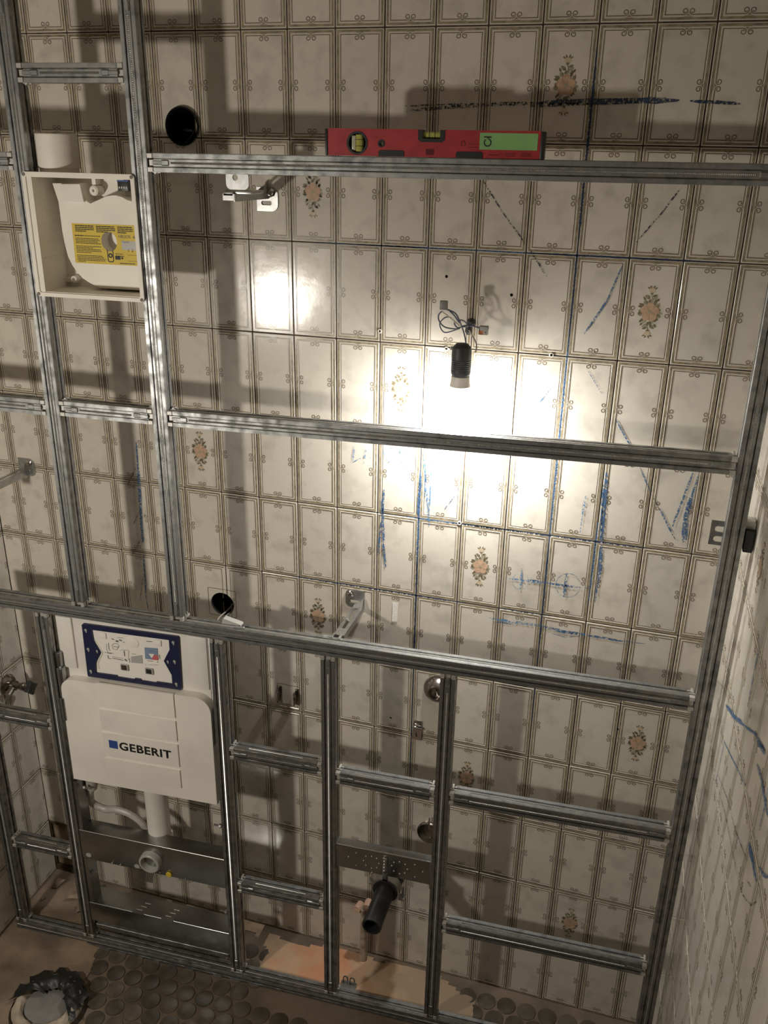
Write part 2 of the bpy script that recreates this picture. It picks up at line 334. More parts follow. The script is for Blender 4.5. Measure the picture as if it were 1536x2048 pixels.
def tile_bm(flower=False):
    bm = B(); box(bm, -TW / 2, TW / 2, 0, .008, -TH / 2, TH / 2, bev=.0011, mi=0, seg=2)
    hw, hh = .05, .1
    # olive band, ring 3..6.3 mm from joint, with a peak in the middle of each side
    def ring(d): return [(-hw + d, -hh + d), (hw - d, -hh + d), (hw - d, hh - d), (-hw + d, hh - d)]
    strip2(bm, ring(.0053), .0040, .00025, 2, True)
    pk = .0052
    for (cx, cz, nx, nz) in [(-hw, 0, 1, 0), (hw, 0, -1, 0), (0, -hh, 0, 1), (0, hh, 0, -1)]:
        tx, tz = -nz, nx
        P = lambda d, t: bm.verts.new((cx + nx * d + tx * t, -.0003, cz + nz * d + tz * t))
        f = bm.faces.new((P(.0068, -.0095), P(.0068, .0095), P(.0098, .0032), P(.0130, 0), P(.0098, -.0032))); f.material_index = 2
    # raised cream ridge following the band
    rin = [ring(.0078), ring(.0088), ring(.0098)]; hs = (0, .0006, 0); VV = [[bm.verts.new((x, -h, z)) for x, z in R] for R, h in zip(rin, hs)]
    for a, b in zip(VV, VV[1:]):
        for k in range(4): bm.faces.new((a[k], a[(k + 1) % 4], b[(k + 1) % 4], b[k])).material_index = 0
    # thin inner line with scrolls
    D = .0112; x, z = hw - D, hh - D; g = .0062
    for sx in (-1, 1):
        for sz in (-1, 1):
            V1 = (sx * x, sz * g); V2 = (sx * x, sz * z); V3 = (sx * g, sz * z)
            c1 = curl(V1[0], V1[1], 0, -sz, -sx, 0); c2 = curl(V3[0], V3[1], -sx, 0, 0, -sz)
            strip2(bm, list(reversed(c1)) + [V2] + c2, .0013, .0004, 1)
    if flower:
        H = .0004
        def blob(cx, cz, r, ry, rot, mi, h=H): plate(bm, circ(cx, cz, r, 12, ry, rot), [], -h, None, mi=mi)
        def leaf(x0, z0, ang, L, w, mi, h=H):
            c, s = math.cos(ang), math.sin(ang); pts = [(0, 0), (.3, .5), (.65, .42), (1, 0), (.65, -.42), (.3, -.5)]
            plate(bm, [(x0 + a * L * c - b * w * s, z0 + a * L * s + b * w * c) for a, b in pts], [], -h, None, mi=mi)
        rg = random.Random(3)
        for k in range(26):
            a = 2 * math.pi * k / 26 + rg.uniform(-.1, .1); r0 = .0165 + rg.uniform(-.001, .002)
            leaf(r0 * math.cos(a) * .82, r0 * math.sin(a), a + rg.uniform(-.5, .5), rg.uniform(.007, .0115), rg.uniform(.004, .0065), 4 if k % 3 else 5)
        for k in range(5):
            a = math.pi / 2 + k * 2 * math.pi / 5
            blob(.0085 * math.cos(a), .0088 * math.sin(a), .0098, .0088, a, 3, H + .0002 + .00003 * k)
            strip2(bm, [(.002 * math.cos(a + .63), .002 * math.sin(a + .63)), (.016 * math.cos(a + .63), .016 * math.sin(a + .63))], .0007, H + .0005, 5)
        blob(0, 0, .0032, .0032, 0, 5, H + .0006)
        for s in (1, -1):
            strip2(bm, [(0, s * .020), (s * .002, s * .027), (0, s * .034)], .0012, H, 4)
            for (dx, dz, an, L, w, mi) in [(-.002, .025, 2.5, .012, .006, 4), (.003, .024, .6, .011, .006, 5), (.002, .030, .35, .010, .0045, 4), (-.004, .028, 2.9, .009, .004, 5), (-.010, .022, 2.2, .009, .004, 4), (.011, .021, .9, .008, .004, 4)]:
                leaf(dx * s, dz * s, an + (math.pi if s < 0 else 0), L, w, mi)
            blob(0, s * .0365, .0030, .0026, 0, 4); blob(0, s * .0415, .0062, .0050, 0, 6)
            for an in (.5, 1.15, 2.0, 2.65): leaf(.0045 * math.cos(an) * s, s * .0435 + s * .002 * math.sin(an), an + (math.pi if s < 0 else 0), .0065, .0028, 4)
    return bm
TM = [M_TILE, M_LINE, M_BAND, M_PEACH, M_LEAF, M_LEAF2, M_PALE]
ME_T = fin(tile_bm(), TM, 'tile', 0); ME_F = fin(tile_bm(True), TM, 'flower_tile', 0)
def put_tile(parent, cx, cz, flower=False, me=None):
    o = link('tile', me or (ME_F if flower else ME_T), parent)
    o.location = (cx, random.uniform(-.0003, .0003), cz); o.rotation_euler = (random.gauss(0, .003), random.gauss(0, .001), random.gauss(0, .003))
    return o
def cut_tile(flower, planes=(), hole=None):
    """a tile cut at straight planes or drilled by a round hole (hole: x, z, r in tile coordinates)"""
    bm = tile_bm(flower)
    for (co, no) in planes:
        g = bm.verts[:] + bm.edges[:] + bm.faces[:]; bmesh.ops.bisect_plane(bm, geom=g, plane_co=co, plane_no=no, clear_outer=True)
    if hole:
        far = lambda f: all(math.hypot(f.calc_center_median().x - h[0], f.calc_center_median().z - h[1]) > h[2] + .0008 for h in hole)
        ridge = lambda f: min(v.co.y for v in f.verts) < -.0005
        bmesh.ops.delete(bm, geom=[f for f in bm.faces if (f.material_index == 0 and not ridge(f)) or not far(f)], context='FACES')
        a, b = TW / 2 - .0003, TH / 2 - .0003
        plate(bm, [(-a, -b), (a, -b), (a, b), (-a, b)], [circ(*h, 48 if h[2] > .01 else 14) for h in hole], 0, .008)
    return fin(bm, TM, 'cut_tile', 0)
FLOW = {(-1, 0), (-6, 1), (1, 2), (-4, 3), (-9, 4), (-2, 5), (-6, 6), (2, 7), (-2, 8), (1, 10), (-13, 7), (-12, 2)} - {(-13, 7), (-12, 2)}
ME_L = cut_tile(False, [(Vector((XL + 1.45 + .0015, 0, 0)), Vector((-1, 0, 0)))]); ME_R = cut_tile(False, [(Vector((XR - .35 - .0015, 0, 0)), Vector((1, 0, 0)))])
for j in range(-1, 12):
    for c in range(-15, 4):
        cx, cz = c * .1 + .05, 2.4 - j * .2 - .1; me = None
        if c == -15: me = ME_L
        if c == 3: me = ME_R
        if c == -15 and j == 11: continue
        hs = [(hx - cx, hz - cz, hr) for hx, hz, hr in (H1, H2, *BORES) if abs(cx - hx) < .05 + hr and abs(cz - hz) < .1 + hr]
        if hs: me = cut_tile((c, j) in FLOW, (), hs)
        put_tile(wall_back, cx, cz, (c, j) in FLOW, me)
for j in range(-1, 12):
    for c in range(0, 15):
        put_tile(wall_right, c * .1 + .05, 2.4 - j * .2 - .1, (c, j) in {(2, 4)})
ME_LC = cut_tile(False, [(Vector((.04 - .0015, 0, 0)), Vector((1, 0, 0)))])
for j in range(0, 12):
    for c in range(0, 7):
        put_tile(wall_left, -.09 - c * .1 + .05, 2.4 - j * .2 - .1, False, ME_LC if c == 0 else None)

# ---- round floor tiles, where no dust or screed covers them
bm = B(); lathe(bm, (0, 0, -.004), (0, 0, 1), [(0, .0255), (.0046, .0255), (.0058, .0246), (.0060, .0235)], 20)
ME_D = fin(bm, M_DISC, 'round_tile', 30)
for r in range(0, 13):
    for k in range(-22, 11):
        x = -.044 + k * .0555 + (r % 2) * .0277; y = -.053 - r * .048 + .01 * (0 if r < 3 else 1)
        front = y < -.235 + .046 * x
        if x > .36 or y > -.03: continue
        if front and not (-1.13 + .06 * math.sin(y * 9) < x < .37): continue
        if front and y < -.62: continue
        if not front and not (x > -.125 or (-.74 < x < -.68 and y < -.08) or (-1.16 < x < -.74 and y < -.09)): continue
        o = link('round_tile', ME_D, floor); o.location = (x + random.uniform(-.0015, .0015), y + random.uniform(-.0015, .0015), random.uniform(-.0004, .0003)); o.rotation_euler = (random.gauss(0, .006), random.gauss(0, .006), random.uniform(0, 6))

# ---- dust and screed lying on the floor
def mound(name, mt, poly, h, label, cat, seed, step=.012, top=.3):
    rg = random.Random(seed); xs = [p[0] for p in poly]; ys = [p[1] for p in poly]; bm = B(); G = {}
    nx = int((max(xs) - min(xs)) / step) + 1; ny = int((max(ys) - min(ys)) / step) + 1
    ph = [(rg.uniform(20, 60), rg.uniform(20, 60), rg.uniform(0, 6)) for _ in range(5)]
    def dist(p):
        best = 9
        for a, b in zip(poly, poly[1:] + poly[:1]):
            A = Vector(a); Bv = Vector(b); ab = Bv - A; t = max(0, min(1, (Vector(p) - A).dot(ab) / ab.length_squared)); best = min(best, (A + ab * t - Vector(p)).length)
        return best
    for i in range(nx + 1):
        for j in range(ny + 1):
            p = (min(xs) + i * step, min(ys) + j * step); d = dist(p) * (1 if pip(p, poly) else -1) + .012 * math.sin(p[0] * ph[0][0] + ph[0][2]) * math.sin(p[1] * ph[1][1])
            if d < -.004: continue
            hh = h * min(1, max(0, d / .05)) * (.65 + .35 * math.sin(p[0] * ph[2][0] + ph[2][2]) * math.sin(p[1] * ph[3][1] + ph[3][2])) + rg.uniform(0, .0012)
            G[(i, j)] = bm.verts.new((p[0], p[1], hh if d > .002 else -.0005))
    for (i, j) in list(G):
        if all(k in G for k in ((i + 1, j), (i, j + 1), (i + 1, j + 1))): bm.faces.new((G[(i, j)], G[(i + 1, j)], G[(i + 1, j + 1)], G[(i, j + 1)]))
    return solo(name, bm, mt, label, cat, kind='stuff', smooth=60)
def dust_mat():
    M = mat('brick_and_sand_dust', (0.46, 0.33, 0.22), 0.95, bump=0.5, bscale=260); nt = M.node_tree; b = nt.nodes['Principled BSDF']
    tc = nd(nt, 'ShaderNodeTexCoord'); n = nd(nt, 'ShaderNodeTexNoise'); n.inputs['Scale'].default_value = 16; n.inputs['Detail'].default_value = 6
    vm = nd(nt, 'ShaderNodeVectorMath', operation='DISTANCE'); vm.inputs[1].default_value = (-.52, -.09, .005)
    nt.links.new(tc.outputs['Object'], n.inputs['Vector']); nt.links.new(tc.outputs['Object'], vm.inputs[0])
    ad = nd(nt, 'ShaderNodeMath', operation='MULTIPLY_ADD'); ad.inputs[1].default_value = .35; nt.links.new(n.outputs['Fac'], ad.inputs[0]); nt.links.new(vm.outputs['Value'], ad.inputs[2])
    rp = nd(nt, 'ShaderNodeValToRGB'); e = rp.color_ramp.elements; e[0].position = .20; e[0].color = (.56, .27, .15, 1); e[1].position = .46; e[1].color = (.33, .24, .16, 1); m1 = e.new(.32); m1.color = (.50, .34, .22, 1)
    nt.links.new(ad.outputs[0], rp.inputs[0]); nt.links.new(rp.outputs[0], b.inputs['Base Color']); return M
mound('brick_dust', dust_mat(), [(-.71, -.03), (-.46, -.010), (-.2, -.012), (-.07, -.04), (-.06, -.150), (-.36, -.168), (-.70, -.180)], .009, 'orange brick dust fading to pale sand on the floor behind the steel frame', 'dust', 1)
mound('wall_foot_mortar', M_SAND, [(-1.0, -.002), (-.735, -.002), (-.735, -.05), (-.95, -.06)], .010, 'strip of pale mortar along the foot of the tiled wall', 'mortar', 5)
mound('rough_screed', M_PLASTER2, [(-1.465, -.015), (-1.19, -.012), (-1.16, -.2), (-1.12, -.36), (-1.19, -.62), (-1.465, -.62)], .010, 'rough brownish screed covering the floor in the left corner', 'screed', 3)

# ---------------------------------------------------------------- steel frame profiles
PW, PD, GAP = .017, .032, .013
SEC = [(-PW, 0), (-.0085, 0), (-.0085, .007), (-.0065, .007), (-.0065, .0016), (.0065, .0016), (.0065, .007), (.0085, .007), (.0085, 0), (PW, 0),
       (PW, .0185), (.011, .0185), (.011, .0220), (PW, .0220), (PW, PD), (-PW, PD), (-PW, .0220), (-.011, .0220), (-.011, .0185), (-PW, .0185)]
def profile(name, label, vert, at, a, b, ca=True, cb=True, at2=None, group='galvanized steel frame profiles', d0=0.0, cat=None, sides=('f', '+', '-')):
    """vert: upright at x=at from z=a to z=b; else rail at height at (at2 at its far end) from x=a to x=b"""
    at2 = at if at2 is None else at2; L = b - a
    if vert: mp = lambda t, p, q: Vector((at + p, d0 + q, a + t)); org = (at, d0, a)
    else: mp = lambda t, p, q: Vector((a + t, d0 + q, at + (at2 - at) * t / L + p)); org = (a, d0, at - PW)
    th = thing(name, label, cat or ('post' if vert else 'rail'), org, True, None)
    t0, t1 = (GAP if ca else 0), L - (GAP if cb else 0)
    bm = B(); r0 = [bm.verts.new(mp(t0, p, q)) for p, q in SEC]; r1 = [bm.verts.new(mp(t1, p, q)) for p, q in SEC]; n = len(SEC)
    for i in range(n): bm.faces.new((r0[i], r0[(i + 1) % n], r1[(i + 1) % n], r1[i]))
    bm.faces.new(r0); bm.faces.new(r1)
    es = [e for e in bm.edges if len(e.link_faces) == 2 and abs((e.verts[0].co - e.verts[1].co).length - (t1 - t0)) < 1e-3]
    bmesh.ops.bevel(bm, geom=es, offset=.0008, segments=2, affect='EDGES')
    obj('channel', bm, M_GALV, th, 0)
    for s in sides:
        bm = B(); ta, tb = t0 + (.036 if ca else .002), t1 - (.036 if cb else .002); N = max(2, int((tb - ta) / .003)); prev = None
        for k in range(N * 2 + 1):
            t = ta + k * .0015; hi = k % 2
            if s == 'f': va = [mp(t, -.0020, .0016), mp(t, -.0012, .0003 if hi else .0015), mp(t, .0012, .0003 if hi else .0015), mp(t, .0020, .0016)]
            else:
                sg = 1 if s == '+' else -1; va = [mp(t, sg * PW, .0095), mp(t, sg * (PW + (.0010 if hi else .0002)), .0100), mp(t, sg * (PW + (.0010 if hi else .0002)), .0135), mp(t, sg * PW, .0140)]
            va = [bm.verts.new(x) for x in va]
            if prev:
                for i in range(3): bm.faces.new((prev[i], prev[i + 1], va[i + 1], va[i]))
            prev = va
        obj('toothed_strip', bm, M_ZINC, th, 20)
    for end in ((0,) if ca else ()) + ((1,) if cb else ()):
        T = (lambda t: t0 - t) if end == 0 else (lambda t: t1 + t)      # t>0 points away from the profile
        def bx(bm, ta, tb, p0, p1, q0, q1, bev=.0006):
            c0, c1 = mp(T(ta), p0, q0), mp(T(tb), p1, q1)
            box(bm, min(c0.x, c1.x), max(c0.x, c1.x), min(c0.y, c1.y), max(c0.y, c1.y), min(c0.z, c1.z), max(c0.z, c1.z), bev, seg=1)
        bm = B()
        bx(bm, .001, GAP - .0008, .0080, .0168, -.0006, .009); bx(bm, .001, GAP - .0008, -.0168, -.0080, -.0006, .009)
        bx(bm, -.004, GAP - .002, -.0055, .0055, .005, .018)
        for sg in (1, -1):
            bx(bm, -.001, GAP - .001, min(sg * .0150, sg * .0182), max(sg * .0150, sg * .0182), .012, .0150, 0); bx(bm, .004, .0085, min(sg * .0150, sg * .0205), max(sg * .0150, sg * .0205), .015, .030, 0)
            bx(bm, -.003, .004, min(sg * .0150, sg * .0190), max(sg * .0150, sg * .0190), .020, .023, 0)
        cn = obj('connector', bm, M_CAST, th, 20)
        bm = B(); bx(bm, -.018, .002, -.0036, .0036, -.0002, .004, .0008); bx(bm, -.033, -.016, -.0055, .0055, -.0004, .004, .0018)
        obj('lever', bm, M_GALV, cn, 20)
    return th
ZM = 1.130
profile('frame_post', 'upper galvanized steel post along the side of the fan box facing the left wall', True, -1.088, ZM + PW, 2.455)
profile('frame_post', 'upper galvanized steel post between the fan box and the spirit level rail', True, -.828, ZM + PW, 2.455)
profile('frame_post', 'full-height galvanized steel post next to the side wall with blue scribbles', True, .359, 0.0, 2.60, False, False)
profile('frame_post', 'lower steel post beside the white cistern on the valve side', True, -1.196, .034, ZM - PW)
profile('frame_post', 'lower steel post between the white cistern and the short dusty cross rails', True, -.731, .034, ZM - PW)
profile('frame_post', 'lower steel post carrying the drain bracket at its short rail side', True, -.456, .034, ZM - PW)
profile('frame_post', 'lower steel post in front of the two chrome wall rosettes', True, -.177, .034, ZM - PW)
profile('frame_post', 'lower steel post standing against the wall with the chrome valve', True, -1.420, .034, ZM - PW)
profile('frame_rail', 'upper steel rail with the red spirit level lying on it', False, 2.154, -.811, .342, at2=2.158)
profile('frame_rail', 'long steel rail passing in front of the glowing bulb', False, 1.644, -.811, .342, at2=1.654)
profile('frame_rail', 'main horizontal steel rail running above the white cistern across the whole wall', False, ZM, -1.44, .342, False, True)
profile('floor_rail', 'bottom steel rail lying on the floor under all lower posts', False, PW, -1.44, .342, False, False)
profile('frame_rail', 'short steel rail above the white duct stub, between two upper posts', False, 2.309, -1.071, -.845)
profile('frame_rail', 'short steel rail below the fan box, between two upper posts', False, 1.644, -1.071, -.845)
profile('frame_rail', 'short steel rail outside the fan post, level with the fan box top', False, 2.150, -1.42, -1.105, False, True)
profile('frame_rail', 'short steel rail outside the fan post, below the fan box', False, 1.642, -1.42, -1.105, False, True)
profile('frame_rail', 'short dark steel rail in front of the left wall just below the chrome valve', False, .776, -1.403, -1.213)
profile('frame_rail', 'short dark steel rail near the floor in front of the broken wall corner', False, .341, -1.403, -1.213)
profile('frame_rail', 'short dusty steel rail beside the cistern below the wall hook plate', False, .790, -.714, -.473)
profile('frame_rail', 'short steel rail between two lower posts above the drain bracket', False, .774, -.439, -.194)
profile('frame_rail', 'steel rail above the lowest one between rosette post and side wall post', False, .774, -.160, .342, at2=.778)
profile('frame_rail', 'lowest short steel rail with orange dust beside the cistern', False, .353, -.714, -.473)
profile('frame_rail', 'lowest steel rail between the rosette post and the side wall post', False, .366, -.160, .342)

# ---------------------------------------------------------------- spirit level on the top rail
Z0 = 2.157 + PW
lv = thing('spirit_level', 'red spirit level with green sticker lying on the upper steel rail', 'spirit level', (-.257, .015, Z0), True)
lz0, lz1, ly0, ly1 = Z0, 2.2195, .004, .026
bm = B(); body = [(-.448, lz0), (-.066, lz0), (-.066, lz1), (-.234, lz1), (-.236, 2.2035), (-.240, 2.2015), (-.274, 2.2015), (-.278, 2.2035), (-.280, lz1), (-.448, lz1)]
plate(bm, body, [circ(-.393, 2.1955, .0195, 32), circ(-.348, 2.1955, .0062, 16)], ly0, ly1); obj('body', bm, M_RED, lv, 30)
for x0, x1 in ((-.454, -.448), (-.066, -.058)):
    bm = B(); box(bm, x0, x1, ly0 - .001, ly1 + .001, lz0 - .0002, lz1 - .0005, .0018); obj('end_cap', bm, M_BLACK, lv)
for x0, x1 in ((-.353, -.306), (-.212, -.165)):
    bm = B(); plate(bm, rrect(x0, x1, lz0 + .0003, lz0 + .0105, .0035, corners=(0, 0, 1, 1)), [], ly0 - .0012, ly0 + .004); obj('grip', bm, M_BLACK, lv)
bm = B(); plate(bm, circ(-.393, 2.1955, .0196, 32), [circ(-.393, 2.1955, .0160, 32)], ly0 - .001, ly1); plate(bm, circ(-.393, 2.1955, .0165, 24), [], ly0 + .012, ly1 - .001)
vr = obj('vial_ring', bm, M_BLACK, lv)
bm = B(); box(bm, -.404, -.3965, ly0 + .002, ly0 + .011, 2.183, 2.208, .001, 0); lathe(bm, (-.3895, ly0 + .006, 2.1815), (0, 0, 1), [(0, .0075), (.028, .0075)], 16, 1)
for z in (2.190, 2.201): lathe(bm, (-.3895, ly0 + .006, z), (0, 0, 1), [(0, .0078), (.001, .0078)], 16, 2)
obj('plumb_vial', bm, [M_VIALC, M_VIAL, M_BLACK], vr)
bm = B(); plate(bm, [(-.281, lz1 - .0005), (-.281, 2.203), (-.276, 2.199), (-.238, 2.199), (-.233, 2.203), (-.233, lz1 - .0005), (-.2415, lz1 - .0005), (-.2415, 2.2045), (-.2725, 2.2045), (-.2725, lz1 - .0005)], [], ly0 - .001, ly0 + .02)
vh = obj('vial_holder', bm, M_BLACK, lv)
bm = B(); lathe(bm, (-.2725, ly0 + .010, 2.2105), (1, 0, 0), [(0, .0058), (.031, .0058)], 16, 0)
for x in (-.2625, -.2525): lathe(bm, (x, ly0 + .010, 2.2105), (1, 0, 0), [(0, .0061), (.001, .0061)], 16, 1)
obj('level_vial', bm, [M_VIAL, M_BLACK], vh)
bm = B(); plate(bm, circ(-.348, 2.1955, .0066, 16), [circ(-.348, 2.1955, .0048, 16)], ly0 - .0008, ly1); obj('hang_hole', bm, M_BLACK, lv)
bm = B(); box(bm, -.171, -.0705, ly0 - .0006, ly0, 2.1885, 2.2155); st = obj('sticker', bm, M_GREEN, lv)
bm = B(); c = (-.157, 2.2005); pts = [(c[0] + .0058 * math.cos(math.radians(a)), c[1] - .0005 + .0058 * math.sin(math.radians(a))) for a in range(128, 412, 12)]
def flat(bm, pts, w, y, mi=0, closed=False):
    b2 = B(); strip2(b2, pts, w, 0, mi, closed)
    for v in b2.verts: v.co.y = y
    me = bpy.data.meshes.new('x'); b2.to_mesh(me); b2.free(); bm.from_mesh(me); bpy.data.meshes.remove(me)
flat(bm, pts, .0021, ly0 - .0009); flat(bm, [pts[-1], (-.1575, 2.2078), (-.1505, 2.2090)], .0019, ly0 - .00095); flat(bm, [(-.1638, 2.2090), (-.1505, 2.2090)], .0019, ly0 - .0010); obj('symbol', bm, M_INK, st)
bm = B(); flat(bm, [(-.200 + .0034 * math.cos(math.radians(a)), 2.1975 + .0044 * math.sin(math.radians(a))) for a in range(-60, 245, 15)], .0014, ly0 - .0005)
for i in range(2):
    for k in range(6): box(bm, -.190 + k * .0028, -.190 + k * .0028 + .0021, ly0 - .0005, ly0, 2.1965 - i * .005, 2.1973 - i * .005)
for k in range(9): box(bm, -.155 + k * .0022, -.155 + k * .0022 + .0016, ly0 - .0005, ly0, 2.1795, 2.1805 + .0005 * (k % 2))
for bx0 in (-.125, -.098):
    for i in range(3):
        for k in range(6): box(bm, bx0 + k * .003, bx0 + k * .003 + .0024, ly0 - .0005, ly0, 2.1785 + i * .0022, 2.1793 + i * .0022)
for k in range(9): box(bm, -.2665 + k * .0017, -.2665 + k * .0017 + .0011, ly0 - .0005, ly0, 2.178, 2.188)
obj('printed_marks', bm, M_REDD, lv, kind='stuff')

# ---------------------------------------------------------------- ventilation fan in its white housing
fx0, fx1, fz0, fz1 = -1.086, -.839, 1.888, 2.132
fan = thing('ventilation_fan', 'open white ventilation fan box with yellow label between two upper posts', 'fan', ((fx0 + fx1) / 2, .04, fz0), True)
bm = B(); ins = .007
for a in [(fx0 + .017, fx1 - .006, .084, .087, fz0 + ins, fz1 - ins), (fx0 + .017, fx0 + .020, -.001, .087, fz0 + ins, fz1 - ins), (fx1 - .009, fx1 - .006, -.001, .087, fz0 + ins, fz1 - ins), (fx0 + .017, fx1 - .006, -.001, .087, fz0 + ins, fz0 + ins + .003)]: box(bm, *a)
plate(bm, [(fx0 + .017, -.001), (fx1 - .006, -.001), (fx1 - .006, .087), (fx0 + .017, .087)], [circ(-1.035, .045, .036, 28)], fz1 - ins - .003, fz1 - ins, mp=lambda a, b, d: Vector((a, b, d)))
obj('housing', bm, M_FAN, fan)
bm = B(); plate(bm, rrect(fx0, fx1, fz0, fz1, .007), [rrect(fx0 + .008, fx1 - .008, fz0 + .008, fz1 - .008, .004)], -.0048, -.0006); bmesh.ops.bevel(bm, geom=[e for e in bm.edges if len(e.link_faces) == 2 and e.calc_face_angle(0) > 1], offset=.0009, segments=1, affect='EDGES'); rim = obj('front_rim', bm, M_FAN, fan)
bm = B(); box(bm, fx0 + .0065, fx0 + .0200, -.0022, -.0007, fz0 + .006, fz1 - .006); obj('inner_lip', bm, M_FAN, fan)
for x, z in ((fx0 + .005, fz1 - .005), (fx1 - .005, fz1 - .005), (fx1 - .005, fz0 + .005), (fx0 + .005, fz0 + .005)):
    bm = B(); lathe(bm, (x, -.0050, z), (0, -1, 0), [(0, .0034), (.001, .0034), (.0012, .0016)], 12); obj('screw', bm, M_INKG, rim)
SO = .048
def fs(x, y, off=SO): p = on_frame(60 + x / 6.144, 330 + y / 6.144, off); return (p.x, p.z)
XB = fx1 - .010
outl = [fs(*p) for p in [(275, 225), (350, 450), (380, 680), (398, 820), (425, 960), (470, 1130), (525, 1240), (590, 1330), (650, 1392), (720, 1440), (850, 1510)]]
zb = outl[-1][1]
outl += [(XB - .012, zb), (XB, zb + .010), (XB, fs(1245, 490)[1])] + [fs(*p) for p in [(1190, 430), (1130, 395), (1050, 375), (1000, 375), (930, 388), (860, 420), (800, 448), (742, 475), (690, 440), (610, 225)]]
p0 = fs(512, 715); p1 = fs(565, 1195); zt, zl = p0[1], p1[1] - .001; lx0, lh = p0[0] + .003, zt - zl; lw = fs(1288, 900)[0] - lx0
cx, cz = lx0 + lw * .575, zt - lh * .42; HOLE = circ(cx, cz, .0178, 28, .0195)
bm = B(); plate(bm, outl, [HOLE], SO, .084); bmesh.ops.bevel(bm, geom=[e for e in bm.edges if len(e.link_faces) == 2 and e.calc_face_angle(0) > 1.2 and abs(e.verts[0].co.y - SO) < 1e-5 and abs(e.verts[1].co.y - SO) < 1e-5 and math.hypot(e.verts[0].co.x - cx, e.verts[0].co.z - cz) > .022], offset=.002, segments=2, affect='EDGES')
sc = obj('fan_scroll', bm, M_FAN, fan)
bm = B(); a = fs(365, 235, SO - .006); b_ = fs(610, 235, SO - .006); c_ = fs(660, 455, SO - .006); d_ = fs(390, 455, SO - .006)
plate(bm, [a, d_, c_, b_], [], SO - .006, SO); obj('outlet_flap', bm, M_WHITE2, sc)
bm = B()
plate(bm, [(p0[0], zt), (p1[0] - .001, zl), (XB, zl), (XB, zt + .001)], [HOLE], SO - .0004, None); lab = obj('label', bm, M_YEL, sc, 0)
bm = B()
def pr(u0, u1, v, h=.0013, y=SO - .0007, mi=0):   # printed line, u across 0..1, v down 0..1
    x = lx0 + lw * u0; xe = lx0 + lw * u1; z = zt - lh * v; rg = random.Random(int(u0 * 999 + v * 77))
    while x < xe - .001:
        L = rg.uniform(.002, .007); box(bm, x, min(x + L, xe), y, y + .0003, z - h / 2, z + h / 2, 0, mi); x += L + .0008
for c0, c1 in ((.03, .34), (.38, .69), (.73, .98)):
    for r in range(4): pr(c0, c1 - .06 * (r == 3) * random.random() - (.1 if r == 3 else 0), .05 + r * .045, .0020)
pr(.01, .16, .30, .0020); pr(.17, .44, .30)
for r, e in enumerate((.40, .42, .38, .43, 0, .43, .30, .42, .44, .26, 0, .44, .46, .50, .48)):
    if e: pr(.015, e, .37 + r * .039)
pr(.03, .15, .95); pr(.72, .97, .955, .0016); pr(.66, .78, .72); pr(.66, .80, .77)
obj('label_print', bm, M_INK, lab, 0, kind='stuff')
def ltext(s, u, v, size, name='label_text', mt=M_INK, bold=0.0):
    x = lx0 + lw * u; z = zt - lh * v; bm = text_bm(s, size, lambda X, Y: Vector((x + X, SO - .0009, z + Y)), bold); obj(name, bm, mt, lab, 0)
ltext('HELIOS  60', .735, .315, .0085, mt=M_INKG)
bm = B(); plate(bm, circ(cx, cz, .0176, 28, .0193), [], SO + .028, SO + .031); obj('recessed_disc', bm, M_WHITE2, sc, 0)
bm = B(); gx, gz = lx0 + lw * .78, zt - lh * .46; box(bm, gx, XB, SO - .0008, SO - .0003, gz - .012, gz + .006); obj('grey_field', bm, M_LGREY, lab, 0)
ltext('Type ELS', .795, .43, .0042); ltext('1  2', .865, .655, .0085)
bm = B(); ux, uz = lx0 + lw * .575, zt - lh * .77
flat(bm, [(ux - .0062, uz + .012), (ux - .0062, uz - .010), (ux - .004, uz - .0125), (ux + .004, uz - .0125), (ux + .0062, uz - .010), (ux + .0062, uz + .012)], .0018, SO - .0008); flat(bm, circ(ux, uz, .0036, 14), .0026, SO - .0008, closed=True); box(bm, ux + .0105, ux + .0225, SO - .0008, SO - .0004, uz - .0075, uz - .0005); flat(bm, circ(ux + .0265, uz - .004, .0017, 8), .0018, SO - .0008, closed=True)
flat(bm, [(gx + .012, gz - .022), (XB - .001, gz - .022)], .0005, SO - .0008); flat(bm, [(gx + .012, gz - .034), (XB - .001, gz - .034)], .0005, SO - .0008)
obj('label_symbols', bm, M_INK, lab, 0)
t0 = on_frame(60 + 1160 / 6.144, 330 + 262 / 6.144, .066)
bm = B(); box(bm, t0.x - .012, t0.x + .012, .060, .084, t0.z - .009, t0.z + .011, .001); tb = obj('terminal_block', bm, M_BLACK, fan)
bm = B()
for k in range(4): box(bm, t0.x - .0085 + k * .0052, t0.x - .0063 + k * .0052, .0585, .060, t0.z - .004, t0.z - .0005)
obj('terminals', bm, M_PAPER, tb, 0)
bm = B(); box(bm, t0.x - .012, t0.x + .012, .0592, .062, t0.z + .009, t0.z + .012); obj('terminal_strip', bm, M_LBLUE, tb, 0)
bm = B(); q = on_frame(60 + 790 / 6.144, 330 + 315 / 6.144, .060); lathe(bm, (q.x, .062, q.z), (0, -1, 0), [(-.02, .010), (.004, .010), (.006, .007), (.006, .003), (.001, .003)], 16); obj('upper_boss', bm, M_FAN, fan)
bm = B(); box(bm, q.x - .006, q.x + .004, .062, .084, q.z + .0105, q.z + .038, .002); obj('latch_arm', bm, M_FAN, fan)
bm = B(); q2 = on_frame(60 + 545 / 6.144, 330 + 1405 / 6.144, .072); lathe(bm, (q2.x, .080, q2.z), (0, -1, 0), [(-.004, .009), (.010, .0075), (.012, .0035), (.004, .003)], 16); obj('lower_boss', bm, M_FAN, fan)
